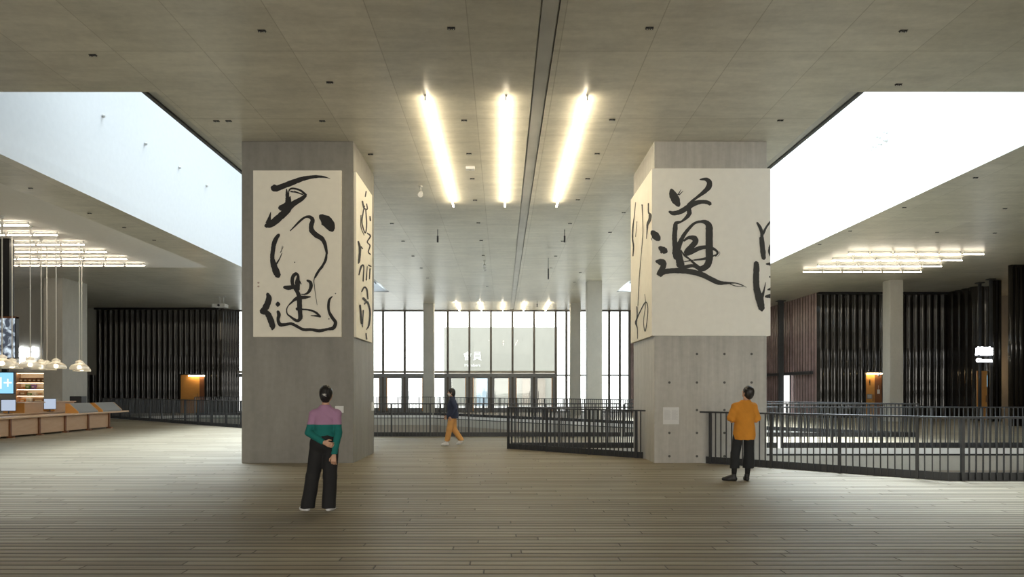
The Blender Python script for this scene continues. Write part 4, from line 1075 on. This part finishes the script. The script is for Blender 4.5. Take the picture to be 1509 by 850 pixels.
blackcloth = plain('black_cloth', (.010,.010,.011), .85, noise=.15)
navycloth = plain('charcoal_cloth', (.014,.016,.019), .85, noise=.15)
orange = plain('orange_cloth', (.62,.25,.025), .85, noise=.08)
ochre = plain('ochre_cloth', (.62,.33,.11), .85, noise=.08)
navy = plain('navy_cloth', (.022,.032,.07), .85, noise=.15)
whiteshoe = plain('white_shoe', (.72,.72,.72), .5)
blackshoe = plain('black_shoe', (.010,.010,.011), .5)
sole = plain('grey_sole', (.25,.25,.25), .7)

# --- woman with hands behind her back
w1 = thing('person','person in mauve and teal jumper, black wide trousers, hands behind back','person',(-2.411,9.58,0))
Jw = dict(neck0=V3(.018,.012,1.50),neck1=V3(.012,0,1.40),sL=V3(-.142,0,1.305),sR=V3(.168,0,1.31),eL=V3(-.195,-.055,1.065),wL=V3(.03,-.175,.945),eR=V3(.205,-.07,1.06),wR=V3(.165,-.15,.775),
 pelvis=V3(.0,0,.93),hL=V3(-.085,0,.87),hR=V3(.085,0,.87),kL=V3(-.16,.01,.47),kR=V3(.075,.01,.47),aL=V3(-.235,-.01,.09),aR=V3(.06,0,.09),
 heelL=V3(-.20,-.02,0),toeL=V3(-.36,.09,0),heelR=V3(.05,-.05,0),toeR=V3(.10,.19,0))
f = Field((-.45,-.34,-.02),(.36,.34,1.76),.006)
hc, HR = V3(.022,.025,1.580), rotm(R(-5),R(14))
body(f, Jw, .93); head(f, hc, HR)
hand(f, Jw['wL'], (.9,-.10,-.35), (0,.9,.2), .8, 1); hand(f, Jw['wR'], (-.05,-.05,-1), (0,.8,0), 1.1, -1)
f.cut(lambda P: -P[...,2]+.004); f.mesh('body', skin, w1)
f = Field((-.45,-.36,.78),(.40,.26,1.50),.006)
ch = (Jw['sL']+Jw['sR'])/2
f.cone(Jw['sL'],Jw['sR'],.056,.056,.05).cone(Jw['neck1']+V3(0,0,-.01),Jw['sL'],.055,.05,.04).cone(Jw['neck1']+V3(0,0,-.01),Jw['sR'],.055,.05,.04).ell(ch+V3(0,.005,-.09),(.162,.118,.18),.05).cone(ch+V3(0,0,-.17),V3(.005,0,1.0),.135,.135,.06).ell(V3(.003,0,1.03),(.165,.125,.08),.04)
f.cone(Jw['neck0']-V3(0,0,.06),Jw['neck1'],.062,.075,.03)
f.cut(lambda P: np.maximum(1.005-P[...,2], P[...,2]-1.438))
g = f
for s_ in 'LR':
    g.cone(Jw['s'+s_],Jw['e'+s_],.057,.050,.025).cone(Jw['e'+s_],Jw['w'+s_]+(Jw['e'+s_]-Jw['w'+s_])*.08,.053,.040,.012)
g.wrinkle(.0025, lambda P: np.sin(P[...,2]*70+P[...,0]*25)*np.sin(P[...,0]*30+P[...,1]*40))
g.mesh('jumper', two_tone(1.174), w1)
f = Field((-.45,-.24,0),(.36,.26,1.10),.007)
f.cone(V3(.003,0,1.03),V3(.002,0,.95),.135,.15,.04).ell(V3(.0,-.005,.93),(.192,.150,.15),.04)
f.cone(Jw['hL'],Jw['kL'],.108,.092,.03).cone(Jw['kL'],V3(-.232,-.005,.0),.092,.098,.02).cone(Jw['hR'],Jw['kR'],.108,.092,.03).cone(Jw['kR'],V3(.06,0,.0),.092,.095,.02)
f.cut(lambda P: np.maximum(.045-P[...,2], P[...,2]-1.045))
f.wrinkle(.004, lambda P: np.sin(P[...,0]*45+P[...,2]*5)*np.sin(P[...,1]*30+P[...,2]*8))
f.mesh('trousers', blackcloth, w1)
for s_ in 'LR':
    f = Field((-.5,-.2,-.02),(.3,.32,.2),.006); shoe(f, Jw['heel'+s_], Jw['toe'+s_]); f.cut(lambda P: np.maximum(-P[...,2], P[...,2]-.085)); f.mesh('shoe', whiteshoe, w1)
f = Field((-.14,-.2,1.42),(.2,.2,1.74),.005)
T = lambda x,y,z: hc+HR@V3(x,y,z)
f.ell(T(0,-.012,.026),(.088,.106,.104),.02,HR).ell(T(0,-.06,-.02),(.07,.062,.075),.03,HR).ell(T(0,-.09,-.005),(.052,.045,.065),.02,HR).ell(T(0,-.05,-.075),(.05,.045,.04),.02,HR)
f.cut(lambda P: (((P-hc)@HR)@V3(0,.80,-.6))-.040)
f.wrinkle(.0015, lambda P: np.sin(P[...,0]*260+P[...,2]*30))
wh = f.mesh('hair', hairm, w1)
m = MB(); c_ = T(.012,-.135,.025); m.cone(c_+V3(-.018,0,.012),c_+V3(.03,.004,-.022),.011,.007).cone(c_+V3(.0,0,.014),c_+V3(.03,.002,.004),.006,.006); m.build('hair_clip', M['alu'], wh)

# --- person in orange shirt, looking up
w2 = thing('person','person in orange shirt and dark cropped trousers looking up at the right column','person',(4.326,12.77,0))
Jm = dict(neck0=V3(.070,.005,1.50),neck1=V3(.045,-.005,1.41),sL=V3(-.135,0,1.325),sR=V3(.180,.0,1.325),eL=V3(-.20,.02,1.08),wL=V3(-.06,.22,1.05),eR=V3(.245,.03,1.08),wR=V3(.12,.23,1.05),
 pelvis=V3(.02,0,.93),hL=V3(-.075,0,.88),hR=V3(.11,0,.88),kL=V3(-.135,.02,.49),kR=V3(.11,.02,.49),aL=V3(-.165,0,.09),aR=V3(.075,0,.09),
 heelL=V3(-.12,-.05,0),toeL=V3(-.385,.03,0),heelR=V3(.05,-.07,0),toeR=V3(.105,.19,0))
hc, HR = V3(.085,.0,1.585), rotm(R(28),R(22))
f = Field((-.45,-.3,-.02),(.4,.42,1.76),.006)
body(f, Jm, 1.0); head(f, hc, HR); hand(f, Jm['wL'], (.7,.5,.2), (0,-.6,-.8), .7, 1); hand(f, Jm['wR'], (-.7,.5,.2), (0,-.6,-.8), .7, -1)
f.cut(lambda P: -P[...,2]+.004); f.mesh('body', skin2, w2)
f = Field((-.38,-.3,.70),(.42,.3,1.52),.006)
ch = (Jm['sL']+Jm['sR'])/2
f.cone(Jm['sL'],Jm['sR'],.066,.066,.05).cone(Jm['neck1'],Jm['sL'],.065,.06,.04).cone(Jm['neck1'],Jm['sR'],.065,.06,.04).ell(ch+V3(0,.0,-.13),(.195,.135,.22),.05).cone(ch+V3(0,0,-.2),V3(.02,0,.74),.15,.155,.06).ell(V3(.02,0,.84),(.198,.165,.34),.04)
f.cone(Jm['neck0']-V3(0,0,.06),Jm['neck1'],.062,.08,.03)
f.cut(lambda P: np.maximum(.745-P[...,2], P[...,2]-1.452))
for s_ in 'LR':
    f.cone(Jm['s'+s_],Jm['e'+s_]+V3(0,0,.045),.076,.082,.03)
f.cut(lambda P: np.where(np.abs(P[...,0]-.02) > .232, 1.075-P[...,2], -1.0))
f.wrinkle(.004, lambda P: np.sin(P[...,0]*32+P[...,2]*14)*np.sin(P[...,2]*26+P[...,0]*22))
f.mesh('shirt', orange, w2)
f = Field((-.35,-.25,.15),(.4,.28,1.05),.007)
f.ell(V3(.02,0,.92),(.16,.13,.14),.03)
f.cone(Jm['hL'],Jm['kL'],.092,.080,.015).cone(Jm['kL'],V3(-.155,.01,.15),.080,.082,.01).cone(Jm['hR'],Jm['kR'],.092,.088,.015).cone(Jm['kR'],V3(.095,.01,.15),.088,.100,.01)
f.cut(lambda P: .225-P[...,2]+.1*0)
f.wrinkle(.004, lambda P: np.sin(P[...,0]*40+P[...,2]*6)*np.sin(P[...,1]*30+P[...,2]*9))
f.mesh('trousers', navycloth, w2)
for s_ in 'LR':
    f = Field((-.25,-.15,.04),(.2,.18,.34),.006); f.cone(Jm['k'+s_]*.42+Jm['a'+s_]*.58,Jm['a'+s_],.052,.041,.02).cut(lambda P: np.maximum(.06-P[...,2],P[...,2]-.3)); f.mesh('sock', blackcloth, w2)
    f = Field((-.5,-.2,-.02),(.3,.32,.2),.006); shoe(f, Jm['heel'+s_], Jm['toe'+s_], .05, .085); f.cut(lambda P: np.maximum(-P[...,2], P[...,2]-.125)); f.mesh('shoe', blackshoe, w2)
f = Field((-.08,-.2,1.42),(.25,.2,1.76),.005)
T = lambda x,y,z: hc+HR@V3(x,y,z)
f.ell(T(0,-.012,.026),(.089,.106,.106),.02,HR).ell(T(0,-.05,-.03),(.076,.068,.082),.03,HR)
f.cut(lambda P: (((P-hc)@HR)@V3(0,.78,-.62))-.034)
f.wrinkle(.002, lambda P: np.sin(P[...,0]*200+P[...,2]*60)*np.sin(P[...,1]*150))
f.mesh('hair', hairm, w2)

# --- walker, striding to the left (built facing +Y, then turned)
w3 = thing('person','person in navy top and ochre trousers walking past the far railing','person',(-1.471,20.77,0),R(90))
Jp = dict(neck0=V3(0,.02,1.47),neck1=V3(0,0,1.38),sL=V3(-.155,0,1.305),sR=V3(.155,0,1.305),eL=V3(-.20,-.10,1.07),wL=V3(-.19,.02,.86),eR=V3(.20,.03,1.06),wR=V3(.19,.17,.88),
 pelvis=V3(0,0,.92),hL=V3(-.085,0,.87),hR=V3(.085,0,.87),kL=V3(-.085,.09,.48),kR=V3(.085,-.03,.47),aL=V3(-.085,.16,.10),aR=V3(.085,-.25,.15),
 heelL=V3(-.085,.10,0),toeL=V3(-.085,.34,.0),heelR=V3(.085,-.30,.08),toeR=V3(.085,-.10,.0))
hc, HR = V3(0,.035,1.545), rotm(0,R(-4))
f = Field((-.34,-.42,-.02),(.34,.46,1.72),.006)
body(f, Jp, .96); head(f, hc, HR); hand(f, Jp['wL'], (0,.35,-.9), (1,0,0), .6, -1); hand(f, Jp['wR'], (0,.45,-.85), (-1,0,0), .6, 1)
f.cut(lambda P: -P[...,2]+.004); f.mesh('body', skin, w3)
f = Field((-.34,-.3,.76),(.34,.32,1.48),.006); ch = (Jp['sL']+Jp['sR'])/2
f.cone(Jp['sL'],Jp['sR'],.06,.06,.05).cone(Jp['neck1'],Jp['sL'],.06,.055,.04).cone(Jp['neck1'],Jp['sR'],.06,.055,.04).ell(ch+V3(0,.005,-.12),(.185,.135,.2),.05).cone(ch+V3(0,0,-.18),V3(0,0,.80),.145,.150,.06).ell(V3(0,0,.86),(.212,.17,.22),.05).cone(Jp['neck0']-V3(0,0,.05),Jp['neck1'],.062,.08,.03)
f.cut(lambda P: np.maximum(.79-P[...,2], P[...,2]-1.43))
for s_ in 'LR': f.cone(Jp['s'+s_],Jp['e'+s_],.066,.056,.025).cone(Jp['e'+s_],Jp['w'+s_]*.92+Jp['e'+s_]*.08,.056,.044,.015)
f.wrinkle(.003, lambda P: np.sin(P[...,2]*40+P[...,1]*25)*np.sin(P[...,0]*30))
f.mesh('top', navy, w3)
f = Field((-.28,-.42,.0),(.28,.4,1.0),.007)
f.ell(V3(0,0,.90),(.18,.14,.13),.04)
f.cone(Jp['hL'],Jp['kL'],.105,.088,.03).cone(Jp['kL'],Jp['aL'],.088,.075,.02).cone(Jp['hR'],Jp['kR'],.105,.088,.03).cone(Jp['kR'],Jp['aR'],.088,.075,.02)
f.cut(lambda P: .135-P[...,2])
f.wrinkle(.004, lambda P: np.sin(P[...,1]*40+P[...,2]*8)*np.sin(P[...,0]*30))
f.mesh('trousers', ochre, w3)
f = Field((-.2,-.1,-.02),(.1,.45,.2),.006); shoe(f, Jp['heelL'], Jp['toeL'], .046, .08); f.cut(lambda P: np.maximum(-P[...,2], P[...,2]-.115)); f.mesh('shoe', whiteshoe, w3)
f = Field((-.05,-.42,-.02),(.2,.02,.3),.006); shoe(f, Jp['heelR'], Jp['toeR'], .046, .08); f.cut(lambda P: np.maximum(-P[...,2], P[...,2]-.20)); f.mesh('shoe', whiteshoe, w3)
f = Field((-.16,-.16,1.38),(.16,.2,1.72),.005); T = lambda x,y,z: hc+HR@V3(x,y,z)
f.ell(T(0,-.012,.026),(.089,.108,.106),.02,HR).ell(T(0,-.05,-.04),(.078,.066,.09),.03,HR)
f.cut(lambda P: (((P-hc)@HR)@V3(0,.86,-.5))-.042)
f.mesh('hair', hairm, w3)
f = Field((-.12,-.02,1.40),(.12,.2,1.6),.005); f.ell(T(0,.035,-.048),(.066,.075,.055),.02,HR); f.cut(lambda P: -(((P-hc)@HR)@V3(0,1,0))+.012)
f.mesh('face_mask', plain('white_mask',(.75,.76,.76),.8), w3)
